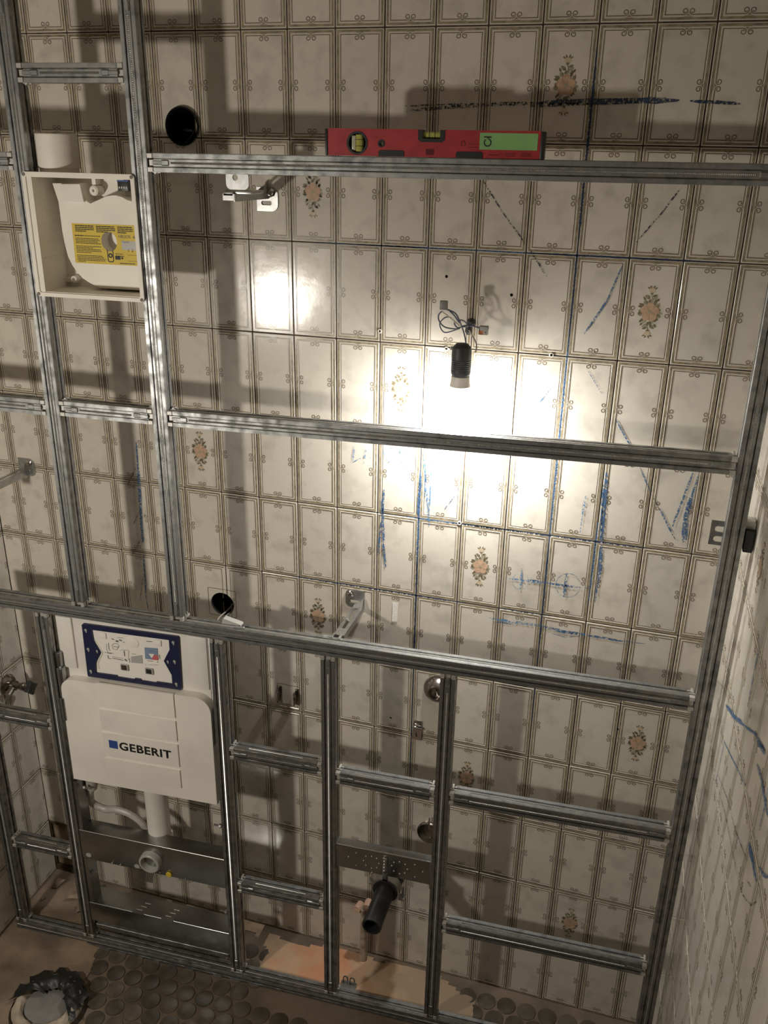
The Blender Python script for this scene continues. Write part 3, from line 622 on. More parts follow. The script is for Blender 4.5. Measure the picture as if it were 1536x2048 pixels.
bm = B(); box(bm, q2.x - .030, q2.x - .0095, .074, .084, q2.z - .007, q2.z + .004, .002); obj('latch_arm', bm, M_FAN, fan)
for z in (2.03, 1.995, 1.965): bm = B(); box(bm, fx0 + .02, fx0 + .021, .01, .084, z - .0007, z + .0007); obj('wall_rib', bm, M_FAN, fan)
bm = B(); dc = (-1.035, .052); lathe(bm, (dc[0], dc[1], 2.125), (0, 0, 1), [(0, .0385), (.012, .0385), (.014, .0410), (.076, .0410), (.0775, .0402), (.0775, .0385), (.030, .0385)], 36, cap=False)
solo('duct_stub', bm, M_FAN, 'short white duct pipe standing on top of the fan box', 'pipe', (dc[0], dc[1], 2.125), True)

# ---------------------------------------------------------------- cistern between two lower posts
cs = thing('toilet_cistern', 'white concealed toilet cistern with blue flush frame between two lower posts', 'cistern', (-.957, .05, .61), True)
U = .026
bm = B(); plate(bm, [(-1.170, 1.100), (-1.170, .60), (-.765, .60), (-.765, 1.100)], [], U, .085); bmesh.ops.bevel(bm, geom=[e for e in bm.edges if len(e.link_faces) == 2 and e.calc_face_angle(0) > 1], offset=.006, segments=3, affect='EDGES'); obj('tank', bm, M_WHITE2, cs)
bm = B(); box(bm, -1.1715, -1.128, .020, .03, .95, 1.098, .004); obj('tank_rib', bm, M_WHITE2, cs); bm = B(); box(bm, -.815, -.766, .021, .03, .95, 1.098, .005); obj('tank_rib', bm, M_WHITE2, cs)
sh = [(-1.170, .613), (-.757, .619)] + [(-.797 + .040 * math.cos(math.radians(a)), .898 + .041 * math.sin(math.radians(a))) for a in range(0, 91, 15)]
sh += [(-1.135, .929)] + [(-1.135 + .034 * math.cos(math.radians(a)), .895 + .034 * math.sin(math.radians(a))) for a in range(105, 181, 15)]
bm = B(); plate(bm, sh, [], .001, U + .005); bmesh.ops.bevel(bm, geom=[e for e in bm.edges if len(e.link_faces) == 2 and e.calc_face_angle(0) > 1 and max(v.co.y for v in e.verts) < .0012], offset=.003, segments=2, affect='EDGES')
fr = obj('front_insulation', bm, M_WHITE, cs)
bm = B(); PX0, PX1 = -1.064, -.853
for z0, z1 in ((.866, .936), (.796, .856), (.717, .785), (.650, .705)): plate(bm, [(PX0, z0), (PX1, z0 + .004), (PX1, z1 + .004), (PX0, z1)], [], -.0030, .002)
bmesh.ops.bevel(bm, geom=[e for e in bm.edges if len(e.link_faces) == 2 and e.calc_face_angle(0) > 1], offset=.0012, segments=2, affect='EDGES'); obj('embossed_panel', bm, M_WHITE, fr)
bm = B(); box(bm, -1.047, -1.0225, -.0036, -.0028, .7425, .7665); obj('logo_square', bm, M_LBLUE, fr, 0)
bm = text_bm('GEBERIT', .0335, lambda X, Y: Vector((-1.0185 + X, -.0036, .7425 + Y + .0012 * X / .13)), .0010, sx=1.0)
w_ = max(v.co.x for v in bm.verts) - min(v.co.x for v in bm.verts)
for v in bm.verts: v.co.x = -1.0185 + (v.co.x + 1.0185) * .146 / w_
obj('logo_lettering', bm, M_INK, fr, 0)
def ca(x, y, off=U - .006): p = on_frame(150 + x / 6.678, 1235 + y / 6.678, off); return (p.x, p.z)
AO = U - .006
bm = B(); outer = [ca(*p) for p in [(105, 85), (1370, 258), (1380, 275), (1422, 955), (1410, 970), (180, 788), (168, 775), (88, 100)]]
inner = [ca(*p) for p in [(215, 165), (1252, 302), (1262, 430), (1185, 580), (1290, 770), (1300, 893), (1085, 862), (1075, 876), (880, 845), (872, 828), (795, 817), (785, 832), (565, 797), (555, 780), (275, 742), (270, 610), (340, 470), (235, 280)]]
plate(bm, outer, [inner], AO, U + .001); af = obj('flush_frame', bm, M_BLUE, cs, 20)
for x, y in ((145, 172), (178, 425), (212, 718), (1312, 335), (1330, 590), (1354, 890), (295, 450), (1240, 590)):
    c = ca(x, y); bm = B(); r = .0036 if x not in (295, 1240) else .0026; plate(bm, circ(c[0], c[1] + .001, r, 14), [], AO - .0012, AO + .001); plate(bm, circ(c[0] + .0008, c[1] - .0028, r * .55, 10, r), [], AO - .0012, AO + .001); obj('screw_hole', bm, M_LGREY, af, 0)
bm = B(); plate(bm, [ca(*p, U - .001) for p in [(205, 150), (1260, 290), (1310, 900), (265, 755)]], [], U - .001, U + .003); ip = obj('access_panel', bm, M_PAPER, cs, 0)
def cp_(x, y): return ca(x, y, U - .0012)
bm = B(); c = cp_(775, 335); lathe(bm, (c[0], U - .001, c[1]), (0, -1, 0), [(0, .0155), (.0015, .0155), (.002, .014)], 24); obj('round_cover', bm, M_PAPER, ip)
for x, y in ((375, 230), (1110, 330)): c = cp_(x, y); bm = B(); box(bm, c[0] - .009, c[0] + .009, U - .004, U - .001, c[1] - .010, c[1] + .007, .002); obj('panel_lug', bm, M_PAPER, ip)
bm = B()
pts = [cp_(*p) for p in [(255, 290), (330, 400), (360, 475), (310, 590), (320, 690)]]
b3 = pts; tube(bm, [(p[0], U - .0015, p[1]) for p in b3], .0022, 6); obj('panel_relief', bm, M_PAPER, ip)
def quad(name, c4, mt, par, dy=.0008):
    bm = B(); plate(bm, [cp_(*p) for p in c4], [], U - .0012 - dy, None); return obj(name, bm, mt, par, 0)
quad('diagram_field', [(930, 398), (1105, 410), (1115, 570), (940, 550)], M_PBLUE, ip); quad('diagram_field', [(1050, 495), (1112, 505), (1115, 570), (1030, 560)], M_PRED, ip, .0011); quad('diagram_field', [(985, 480), (1060, 485), (1030, 540)], M_PAPER, ip, .0013)
quad('diagram_field', [(750, 520), (895, 500), (905, 615), (752, 600)], M_LGREY, ip)
bm = B(); rg = random.Random(5)
def scr(pts, w=.0007): flat(bm, [cp_(*p) for p in pts], w, U - .0022)
scr([(420, 350), (425, 430), (450, 470), (490, 470)]); scr([(448, 340), (455, 420), (470, 440)], .0011); scr([(385, 460), (520, 480)]); scr([(430, 470), (490, 480)], .0016); scr([(495, 370), (520, 345), (570, 350), (590, 380), (560, 430), (510, 420), (495, 370)]); scr([(515, 385), (585, 395)], .0013)
scr([(640, 430), (720, 440), (715, 570)]); scr([(655, 440), (665, 515)], .002); scr([(600, 440), (640, 430)]); scr([(440, 500), (450, 545), (485, 550)], .0014); scr([(500, 540), (650, 570)], .0016); scr([(500, 520), (640, 545)]); scr([(665, 555), (695, 580)], .0035)
scr([(490, 280), (520, 295)], .0022); scr([(545, 310), (578, 320)], .0046); scr([(590, 295), (625, 310)], .003); scr([(640, 325), (665, 332)], .0014); scr([(560, 265), (650, 272)], .0008); scr([(955, 315), (1030, 322)], .0018); scr([(990, 440), (1050, 445)], .0012); scr([(970, 575), (1040, 582)], .0014); scr([(1095, 590), (1115, 594)], .0016); scr([(1130, 495), (1135, 550)], .0014); scr([(730, 545), (733, 600)], .001); scr([(760, 485), (815, 488)], .0009); scr([(940, 615), (950, 640)], .0006)
for k in range(7): scr([(970 + k * 22, 625), (985 + k * 22, 635)], .0006)
obj('diagram_print', bm, M_INKG, ip, 0, kind='stuff')
for i, (x, y) in enumerate(((668, 660), (998, 710))):
    c = cp_(x, y); bm = B(); box(bm, c[0] - .0105, c[0] + .0105, U - .006, U, c[1] - .0085, c[1] + .0085, .001); ck = obj('actuator_clip', bm, M_LGREY, ip)
    bm = B(); box(bm, c[0] - .0072, c[0] + .0072, U - .0075, U - .004, c[1] - .0055, c[1] + .0075, .001); obj('clip_core', bm, M_DKBROWN if i == 0 else M_BLACK, ck)
bm = B(); box(bm, -1.1775, -1.164, .006, .024, .955, 1.00, .002); box(bm, -1.1775, -1.160, .002, .0005 + .020, .865, .957, .003); box(bm, -1.1775, -1.164, -.002, .020, .80, .87, .003); obj('side_bracket', bm, M_GALVD, cs)
bm = B(); box(bm, -.764, -.7545, .004, .024, .80, .905, .002); obj('side_bracket', bm, M_GREY, cs)
bm = B(); lathe(bm, (-.966, .062, .41), (0, 0, 1), [(0, .036), (.004, .036), (.006, .031), (.21, .031)], 28); obj('flush_pipe', bm, M_WHITE2, cs)
bm = B(); pl = lambda x, y, o: tuple(on_frame(80 + x / 3.657, 1560 + y / 3.657, o))
lathe(bm, (-1.152, .05, .545), (0, 0, 1), [(0, .013), (.02, .0165), (.07, .0165)], 18); tube(bm, [(-1.152, .05, .56), pl(370, 150, .06), pl(470, 210, .065), pl(560, 215, .065), pl(660, 250, .065), pl(730, 300, .066), pl(780, 360, .068), pl(800, 375, .07)], .0098, 10)
obj('supply_hose', bm, M_HOSE, cs)
# sheet-metal panels of the toilet element
pn = thing('toilet_mounting_panel', 'dark zinc sheet panel with round outlet under the cistern', 'panel', (-.963, .0, .33), True)
bm = B(); zt2 = .437
def bent(bm, x0, x1, z0, z1, d0, dep, th=.002, bev=.003, lip=True):
    prof = [(d0 + dep, z1)] + [(d0 + bev - bev * math.sin(math.radians(t)), z1 - bev + bev * math.cos(math.radians(t))) for t in range(0, 91, 15)]
    prof += [(d0 + bev - bev * math.cos(math.radians(t)), z0 + bev - bev * math.sin(math.radians(t))) for t in range(0, 91, 30)] + [(d0 + .012, z0)] if lip else [(d0, z0)]
    A = [bm.verts.new((x0, p[0], p[1])) for p in prof]; C2 = [bm.verts.new((x1, p[0], p[1])) for p in prof]
    A2 = [bm.verts.new((x0, p[0] + th, p[1] - th)) for p in prof]; C3 = [bm.verts.new((x1, p[0] + th, p[1] - th)) for p in prof]
    for i in range(len(prof) - 1):
        bm.faces.new((A[i], A[i + 1], C2[i + 1], C2[i])); bm.faces.new((A2[i + 1], A2[i], C3[i], C3[i + 1]))
bent(bm, -1.178, -.749, .336, zt2, .002, .045); obj('sheet', bm, M_GALVD, pn, 32)
for x in (-1.178, -.751):
    bm = B(); box(bm, x if x < -1 else x - .0, x + .012 if x < -1 else x + .002, .004, .045, .17 if x < -1 else .30, .60 if x < -1 else .44); obj('side_flange', bm, M_GALVD, pn)
bm = B(); lathe(bm, (-.963, .03, .383), (0, -1, 0), [(0, .031), (.032, .031), (.044, .030), (.046, .028), (.046, .024), (.030, .023), (.012, .022)], 32, cap=False); lathe(bm, (-.963, .018, .383), (0, -1, 0), [(0, .0235), (.001, .0235)], 24, 1); obj('outlet_ring', bm, [M_LGREY, M_GREY], pn)
bm = B()
for k in range(9): cyl(bm, (-1.000 + k * .0052, -.003, .350), (-1.016 + k * .0050, .012, .290), .0021, seg=8)
obj('threaded_bundle', bm, M_ZINC, pn)
bm = B(); lathe(bm, (-.914, .001, .346), (0, -1, 0), [(0, .0085), (.003, .0085), (.004, .007)], 16); obj('yellow_cap', bm, M_YEL, pn)
for x, z in ((-1.158, .352), (-1.010, .349)):
    bm = B(); plate(bm, circ(x, z, .0085, 14, .0065), [], .0008, .003); obj('oblong_hole', bm, M_LGREY, pn)
for x, z in ((-1.085, .344), (-1.060, .344), (-.985, .345), (-.940, .347), (-.865, .342), (-.845, .342)):
    bm = B(); lathe(bm, (x, .002, z), (0, -1, 0), [(0, .0028), (.004, .0028), (.005, .0015)], 8); obj('bolt', bm, M_ZINC, pn)
p2 = thing('lower_cross_panel', 'dark zinc cross panel just above the floor rail below the cistern', 'panel', (-.963, .0, .10), True)
bm = B(); bent(bm, -1.178, -.749, .104, .173, .002, .060); obj('sheet', bm, M_GALVD, p2, 32)
bm = B(); bent(bm, -1.170, -.757, .072, .086, .008, .02, bev=.002); obj('lower_lip', bm, M_GALV, p2, 40)
for x in (-1.025, -.935):
    bm = B(); box(bm, x - .018, x + .018, .0, .012, .165, .1738); obj('notch_cover', bm, M_GALVD, p2)
    for k in range(3):
        bm = B(); box(bm, x - .010 + k * .006, x + .008 + k * .006, .014 + k * .013, .017 + k * .013, .172, .1737); obj('slot_edge_glint', bm, M_ZINC, p2)  # bright strips that stand in for the glints on the slot edges
for x, y, L, wl in ((-1.152, .575, 1, 'beside the supply hose'), (-1.166, .345 - .07, 1, 'below the outlet panel on the valve side'), (-.760, .535, -1, 'level with the flush pipe, facing it'), (-.760, .235, -1, 'just above the lower cross panel')):
    bm = B(); cyl(bm, (x, .018, y), (x + .018 * L, .018, y), .0028, seg=8); lathe(bm, (x, .018, y), (1, 0, 0), [(-.003, .006), (.003, .006)], 6); solo('fixing_bolt', bm, M_ZINC, 'small zinc fixing bolt ' + wl, 'bolt', (x, .018, y), True, 'bolts on the toilet element')

# ---------------------------------------------------------------- drain bracket, clamp and black pipe
db = thing('drain_bracket', 'dark punched steel bracket between two lower posts above the black pipe', 'bracket', (-.316, 0, .49), True)
bm = B(); bent(bm, -.437, -.195, .495, .567, .004, .024, lip=False); obj('plate', bm, M_GALVD, db, 32)
bm = B(); box(bm, -.445, -.434, .003, .03, .485, .568, .002); obj('end_flange', bm, M_GALV, db); bm = B(); box(bm, -.197, -.190, .003, .03, .48, .568, .002); obj('end_flange', bm, M_GALV, db)
rg = random.Random(11)
for x, y in [(275, 548), (350, 512), (350, 632), (443, 545), (420, 585), (443, 633), (497, 545), (495, 660), (545, 565), (545, 655), (567, 615), (500, 700), (712, 602), (710, 685), (765, 598), (765, 712), (820, 622), (815, 705), (840, 668), (912, 625), (912, 742), (988, 695), (690, 635), (630, 570)]:
    p = on_frame(640 + x / 4.8, 1600 + y / 4.8, .004); bm = B(); lathe(bm, (p.x, .004, p.z), (0, -1, 0), [(0, .0022), (.0012, .0022), (.002, .0008)], 8); obj('punched_dimple', bm, M_ZINC, db)
PX, PZ, PY = -.308, .447, -.172
clamp = thing('pipe_clamp', 'zinc pipe clamp hanging from the punched drain bracket', 'clamp', (PX, PY, PZ + .10))
bm = B(); lathe(bm, (PX, PY + .012, PZ), (0, -1, 0), [(0, .0335), (0, .0375), (.024, .0375), (.024, .0330)], 32, cap=False); obj('ring', bm, M_ZINC, clamp)
bm = B(); lathe(bm, (PX, PY + .010, PZ), (0, -1, 0), [(0, .0245), (0, .0334), (.021, .0334), (.021, .0245)], 32, cap=False); obj('rubber_liner', bm, M_RUBBER, clamp)
bm = B(); box(bm, PX - .009, PX + .006, PY - .012, PY - .009, PZ + .030, PZ + .075, .001); box(bm, PX - .007, PX + .004, PY - .016, PY - .010, PZ + .062, PZ + .108, .001); obj('strap', bm, M_ZINC, clamp)
bm = B()
for z in (.070, .080, .09, .1): lathe(bm, (PX - .002, PY - .015, PZ + z), (0, -1, 0), [(0, .0035), (.003, .0035), (.004, .002)], 8)
obj('rivet', bm, M_ZINC, clamp)
bm = B(); box(bm, PX + .034, PX + .050, PY - .010, PY + .010, PZ - .022, PZ - .018, .001); cyl(bm, (PX + .044, PY, PZ - .025), (PX + .044, PY, PZ + .016), .003, seg=8); obj('clamp_screw', bm, M_ZINC, clamp); bm = B(); box(bm, PX - .046, PX - .034, PY - .008, PY + .008, PZ + .006, PZ + .010, .001); cyl(bm, (PX - .041, PY, PZ + .002), (PX - .041, PY, PZ + .022), .003, seg=8); obj('clamp_screw', bm, M_ZINC, clamp)
bm = B(); lathe(bm, (PX, -.085, PZ), (0, -1, 0), [(0, .024), (0, .0345), (.066, .0345), (.070, .0240), (.205, .0238), (.208, .0245), (.214, .0245), (.216, .0230), (.216, .0195), (.120, .0190), (.118, .0)], 36, cap=False)
cyl(bm, (PX, -.10, PZ), (PX, -.04, PZ - .06), .022, seg=24)
solo('drain_pipe', bm, M_RUBBER, 'black plastic drain pipe stub held by the clamp', 'pipe', (PX, -.2, PZ))
# ---------------------------------------------------------------- things on the back wall
bm = B(); lathe(bm, (H1[0], -.004, H1[1]), (0, 1, 0), [(.004, .0372), (-.004, .0385), (-.004, .0355), (.05, .0335), (.13, .033), (.13, 0)], 36, cap=False); tube(bm, [(H1[0] + .012, .03, H1[1] - .004), (H1[0] + .004, .02, H1[1] - .022), (H1[0] - .004, .008, H1[1] - .033)], .0012, 6); tube(bm, [(H1[0] + .016, .03, H1[1] - .004), (H1[0] + .016, .02, H1[1] - .022), (H1[0] + .01, .008, H1[1] - .033)], .0012, 6)
solo('pipe_sleeve', bm, M_BLACKG, 'black round pipe opening in the tiles above the upper rail', 'pipe opening', (H1[0], 0, H1[1]))
jb = thing('junction_box', 'dark round junction box hole with wires just above the main rail', 'wall box', (H2[0], 0, H2[1]))
bm = B(); lathe(bm, (H2[0], 0, H2[1]), (0, 1, 0), [(.001, .0332), (0, .0322), (.06, .0315), (.06, 0)], 32, cap=False); obj('box_liner', bm, M_BLACK, jb)
bm = B(); q = .039; ringo = rrect(H2[0] - q, H2[0] + q, H2[1] - q + .004, H2[1] + q + .004, .004)
flat(bm, ringo, .0014, -.0009, 0, True); obj('cover_outline', bm, M_LINE, jb, 0)
for dx, e in ((0, 0), (.012, .006)):
    bm = B(); tube(bm, [(H2[0] + .02 + dx * .3, .04, H2[1] - .005), (H2[0] + .008 + dx, .012, H2[1] - .022), (H2[0] - .002 + dx, -.012, H2[1] - .030), (H2[0] - .006 + dx, -.03 - e, H2[1] - .040), (H2[0] - .008 + dx, -.045, H2[1] - .062)], .0016, 6); obj('wire', bm, M_WIREW if dx == 0 else M_GREY, jb)
bm = B(); p = on_frame(467, 1246, PD + .004); plate(bm, [(p.x - .024, ZM + PW - .001), (p.x + .026, ZM + PW - .001), (p.x + .024, ZM + PW + .003), (p.x - .018, ZM + PW + .013)], [], PD - .012, PD + .004)
solo('cable_holder', bm, M_LGREY, 'small grey wedge lying on the main rail under the junction box hole', 'wedge', (p.x, PD, ZM + PW), True)
bm = B(); p = on_frame(482, 1258, .01); cyl(bm, (p.x - .016, .008, ZM + PW + .003), (p.x + .006, .012, ZM + PW + .003), .0018, seg=8); lathe(bm, (p.x + .006, .012, ZM + PW + .003), (1, .1, 0), [(0, .003), (.003, .003)], 8); solo('loose_screw', bm, M_ZINC, 'tiny loose screw lying on the main rail', 'screw', (p.x, .01, ZM + PW), True)

for i, (u, v, ring) in enumerate(DRILL):
    p = on_back(u, v); bm = B()
    if ring: lathe(bm, (p.x, 0, p.z), (0, -1, 0), [(0, .0048), (.0020, .0048), (.0026, .0042), (.0026, .0029), (-.030, .0029), (-.030, 0)], 14, 0, False)
    else: lathe(bm, (p.x, .0085, p.z), (0, 1, 0), [(0, .00305), (.030, .00300), (.030, 0)], 14, 1, False)
    lab = ['dark drill hole in the tile above the bulb wires, without a plug rim', 'dark drill hole in the tile upper right of the wire connectors', 'pale-rimmed wall plug in the joint under the specular tile row', 'pale-rimmed wall plug beside the black bulb socket', 'pale wall plug near the blue vertical line right of the bulb', 'dark drill hole touching the blue vertical joint line', 'pale-rimmed wall plug in the blue horizontal joint below the bulb', 'dark drill hole in the joint beside the lower right flower tile', 'dark drill hole in the tile left of the small slotted plate'][i]
    solo('wall_plug' if ring else 'drill_hole', bm, [M_CERAM, M_RUBBLE], lab, 'wall plug' if ring else 'hole', (p.x, 0, p.z), group='drilled fixing points in the tiles')

# mounting brackets from wall to frame
def wall_bracket(name, label, px, pz, zarm, yend, flip=1, w=.048, h=.048):
    t = thing(name, label, 'bracket', (px, 0, pz)); bm = B()
    plate(bm, rrect(px - w / 2, px + w / 2, pz - h / 2, pz + h / 2, .014, corners=(1, 0, 0, 1) if flip > 0 else (0, 1, 1, 0)), [rrect(px - .014, px + .010, pz - .012, pz - .003, .004)], -.0035, -.0005); obj('wall_plate', bm, M_ZINC, t)
    bm = B(); aw = .024; ax = px + flip * (w / 2 - aw / 2 - .002)
    plate(bm, [(ax - aw / 2, -.002), (ax + aw / 2, -.002), (ax + aw / 2, yend), (ax - aw / 2, yend)], [rrect(ax - .004, ax + .004, yend + .03, -.02, .0035)], zarm, zarm + .0022, mp=lambda a, b, d: Vector((a, b, d)))
    plate(bm, [(-.002, zarm + .002 + .022), (-.012, zarm + .020), (-.024, zarm + .002), (yend, zarm + .002), (yend, zarm - .012), (-.002, zarm - .014)], [], ax + aw / 2 - .001, ax + aw / 2 + .001, mp=lambda a, b, d: Vector((d, a, b)))
    box(bm, ax - aw / 2, ax + aw / 2, yend - .001, yend + .001, zarm - .010, zarm + .002); obj('arm', bm, M_ZINC, t, 30)
    bm = B(); lathe(bm, (px - flip * .010, -.003, pz + .013), (0, -1, 0), [(0, .0085), (.002, .0085), (.003, .006), (.008, .006), (.009, .0045)], 8); obj('bolt', bm, M_CHROME, t); bm = B(); lathe(bm, (ax, yend * .55, zarm + .002), (0, 0, 1), [(0, .006), (.004, .006), (.005, .003)], 6); obj('arm_bolt', bm, M_CHROME, t)
    return t, ax
t, ax = wall_bracket('wall_bracket', 'zinc wall bracket reaching from the tiles to the main rail, screwed beside a flower tile', -.453, 1.166, 1.147, -.150)
bm = B(); box(bm, ax - .013, ax - .008, -.168, -.148, 1.138, 1.152, .001); box(bm, ax + .004, ax + .010, -.168, -.148, 1.138, 1.152, .001); box(bm, ax - .035, ax - .01, -.165, -.158, 1.146, 1.150, .001); obj('claw', bm, M_ZINC, t)
wall_bracket('wall_bracket', 'zinc wall bracket at the frame edge level with the blue crayon stroke', -1.357, 1.400, 1.392, -.225, -1)
t, ax = wall_bracket('wall_bracket', 'zinc wall bracket hanging under the upper rail beside the flower tile', -.652, 2.083, 2.098, -.165, -1)
bm = B(); b0 = on_back(478, 362, -.15); plate(bm, rrect(b0.x - .024, b0.x + .024, 2.108, 2.142, .010), [circ(b0.x - .004, 2.130, .006, 12)], -.158, -.154); box(bm, b0.x - .026, b0.x + .03, -.16, -.10, 2.100, 2.106, .001); box(bm, b0.x - .028, b0.x - .006, -.166, -.158, 2.096, 2.104, .001); obj('claw', bm, M_ZINC, t)
# slotted plate and spacer beside the side wall post
sp = thing('slotted_plate', 'grey slotted steel plate behind the side wall post', 'plate', (.34, -.118, 1.49))
def at(u, v, y): return on_back(u, v, y)
a0 = at(1424, 1040, -.125); a1 = at(1417, 1087, -.125)
bm = B(); xa, zt_, zb_ = a0.x, a0.z, a1.z - .001
plate(bm, [(xa, zb_), (.395, zb_), (.395, zt_), (xa, zt_)], [rrect(xa + .008, xa + .045, zb_ + .007, zb_ + .019, .0055), rrect(xa + .008, xa + .045, zb_ + .028, zb_ + .040, .0055)], -.1255, -.1235); obj('plate', bm, M_GALV, sp)
bm = B(); b0 = on_right(1497, 1050, .0); b1 = on_right(1497, 1093, 0); box(bm, .378, .3955, -.150, -.105, zb_ + .002, zt_ - .004, .002); obj('rubber_spacer', bm, M_BLACK, sp); bm = B(); box(bm, .376, .395, -.140, -.108, zt_ - .004, zt_ + .010, .001); obj('wooden_shim', bm, M_CAST, sp)

# hook base, small plate, tape, rosettes
hk = thing('hook_holder', 'old wall hook holder with two chrome tabs on the tiles beside the cistern', 'hook', (-.636, 0, .82))
bm = B(); flat(bm, rrect(-.668, -.605, .816, .878, .003), .0016, -.0008, 0, True); obj('base_outline', bm, M_LINE, hk, 0)
for x in (-.664, -.617):
    bm = B(); box(bm, x, x + .010, -.003, 0, .822, .872, .001); box(bm, x + .001, x + .004, -.020, -.002, .828, .868, .0012); box(bm, x + .001, x + .009, -.021, -.018, .836, .864, .001); obj('tab', bm, M_CHROMED, hk)
sl = thing('slotted_tab', 'small bright metal tab with a slot on the tiles below the upper rosette', 'tab', (-.284, 0, .79))
bm = B(); plate(bm, [(-.298, .789), (-.273, .789), (-.271, .826), (-.295, .826)], [rrect(-.2875, -.2825, .798, .812, .002)], -.0045, -.002); box(bm, -.295, -.271, -.012, -.002, .826, .830, .001); box(bm, -.294, -.272, -.003, -.0005, .830, .846, .001); obj('body', bm, M_CHROME, sl)
bm = B(); plate(bm, [(-.358, 1.119), (-.344, 1.121), (-.343, 1.172), (-.357, 1.171)], [], -.0014, -.0008); solo('tape_strip', bm, M_TAPE, 'small pale strip of tape stuck on the tile right of the lower wall bracket', 'tape', (-.35, 0, 1.14))
for (x, z, r, lab, k) in ((-.236, .951, .036, 'chrome domed wall rosette under the main rail, half behind a post', 0), (-.240, .498, .034, 'flat chrome wall rosette above the drain bracket, half behind a post', 1)):
    t = thing('wall_rosette', lab, 'rosette', (x, 0, z)); bm = B()
    if k == 0: lathe(bm, (x, -.0005, z), (0, -1, 0), [(0, r), (.004, r), (.012, r * .92), (.022, r * .70), (.026, r * .55), (.026, r * .45), (.018, r * .44)], 32, cap=False)
    else: lathe(bm, (x, -.0005, z), (0, -1, 0), [(0, r), (.004, r), (.008, r * .93), (.009, r * .4), (.006, r * .38)], 32, cap=False)
    obj('flange', bm, M_CHROMED, t)
    bm = B(); lathe(bm, (x, -.004, z), (0, -1, 0), [(0, r * .46), (.014 if k == 0 else .003, r * .46), (.015 if k == 0 else .004, r * .3), (.010 if k == 0 else .002, .0)], 24, cap=False); obj('core', bm, M_CHROMED, t)
    if k:
        bm = B(); box(bm, x - .002, x + .002, -.010, -.007, z + .015, z + .055, .0008); obj('pin', bm, M_CHROME, t)
# capped pipe stub at the wall foot
ps = thing('pipe_stub', 'limed old pipe stub with two pale end caps behind the black drain pipe', 'pipe', (-.412, -.03, 0))
bm = B(); tube(bm, [(-.413, -.028, .0), (-.412, -.028, .06), (-.410, -.03, .13), (-.408, -.032, .195)], [.0115, .012, .0125, .012], 12); lathe(bm, (-.408, -.032, .185), (0, 0, 1), [(0, .012), (.008, .016), (.022, .016), (.028, .01)], 14); obj('pipe', bm, M_COPPER, ps)
for x, z in ((-.400, .222), (-.424, .205)):
    bm = B(); lathe(bm, (x, -.022, z), (-.15 if x < -.41 else .05, -1, .15), [(0, .011), (.024, .0115), (.028, .0095), (.029, 0)], 16, cap=False); obj('end_cap', bm, M_PINK, ps)
ft = thing('floor_bracket', 'small steel floor bracket behind the rail beside a lower post', 'bracket', (-.42, -.14, .0))
bm = B(); box(bm, -.447, -.402, -.166, -.118, .009, .012, .001); box(bm, -.447, -.402, -.166, -.163, .009, .034, .001); obj('angle', bm, M_GALV, ft)
bm = B()
for x in (-.434, -.414): tube(bm, [(x - .006, -.125, .012), (x - .006, -.125, .030), (x, -.125, .036), (x + .006, -.125, .030), (x + .006, -.125, .012)], .0018, 6)
obj('loop', bm, M_GALV, ft)

# valve on the left wall
vv = thing('wall_valve', 'old chrome stop valve with black handle on the left wall', 'valve', (XL, -.078, .757))
bm = B(); lathe(bm, (XL + .0005, -.078, .757), (1, 0, 0), [(0, .030), (.004, .030), (.012, .024), (.016, .014)], 24); obj('rosette', bm, M_CHROMED, vv)
bm = B(); lathe(bm, (XL + .014, -.078, .757), (1, 0, .08), [(0, .013), (.018, .014), (.024, .010), (.034, .009), (.038, .012), (.046, .012), (.050, .008), (.062, .007)], 16); cyl(bm, (XL + .026, -.082, .757), (XL + .026, -.110, .745), .009, .010, 14); obj('body', bm, M_CHROMED, vv)
bm = B(); plate(bm, [((.024 if k % 2 == 0 else .015) * math.cos(math.pi * k / 4) - .078, .762 + (.024 if k % 2 == 0 else .015) * math.sin(math.pi * k / 4)) for k in range(8)], [], XL + .074, XL + .088, mp=lambda a, b, d: Vector((d, a, b))); bmesh.ops.bevel(bm, geom=bm.edges[:], offset=.002, segments=1, affect='EDGES'); obj('handle', bm, M_BLACK, vv)

# ---------------------------------------------------------------- bulb on its wires
bp = thing('hanging_bulb', 'glowing bulb in a dark socket hanging from wires in front of the tiles', 'lamp', (-.200, -.092, 1.83))
BX, BY = -.2005, -.092
bm = B(); lathe(bm, (BX, BY, 1.830), (0, 0, -1), [(0, .006), (.001, .012), (.008, .0185), (.016, .0200), (.030, .0203), (.032, .0200), (.034, .0207), (.036, .0200), (.038, .0207), (.040, .0200), (.042, .0207), (.044, .0200), (.046, .0207), (.048, .0200), (.050, .0207), (.052, .0200), (.054, .0205), (.062, .0198), (.066, .0175)], 28); obj('socket', bm, M_SOCK, bp)
bm = B(); lathe(bm, (BX, BY, 1.765), (0, 0, -1), [(0, .0165), (.002, .0190), (.014, .0198), (.022, .0215)], 28); obj('collar', bm, M_CERAM, bp)
bm = B(); lathe(bm, (BX, BY, 1.743), (0, 0, -1), [(0, .0215), (.010, .0258), (.020, .0295), (.024, .0302)], 28); obj('neck', bm, M_NECK, bp)
bm = B(); lathe(bm, (BX, BY, 1.7188), (0, 0, -1), [(0, .0302), (.003, .0300), (.008, .0282), (.013, .0245), (.017, .0200), (.0205, .0130), (.0220, .0060), (.0224, .0)], 32, cap=False); obj('glass', bm, M_BULB, bp)
bm = B(); box(bm, BX - .024, BX - .020, BY - .004, BY + .004, 1.815, 1.822, .001); obj('switch', bm, M_LGREY, bp)
def bw(u, v, y): return on_back(u, v, y)
def zz(x, y): return (860 + x / 7.68, 580 + y / 7.68)
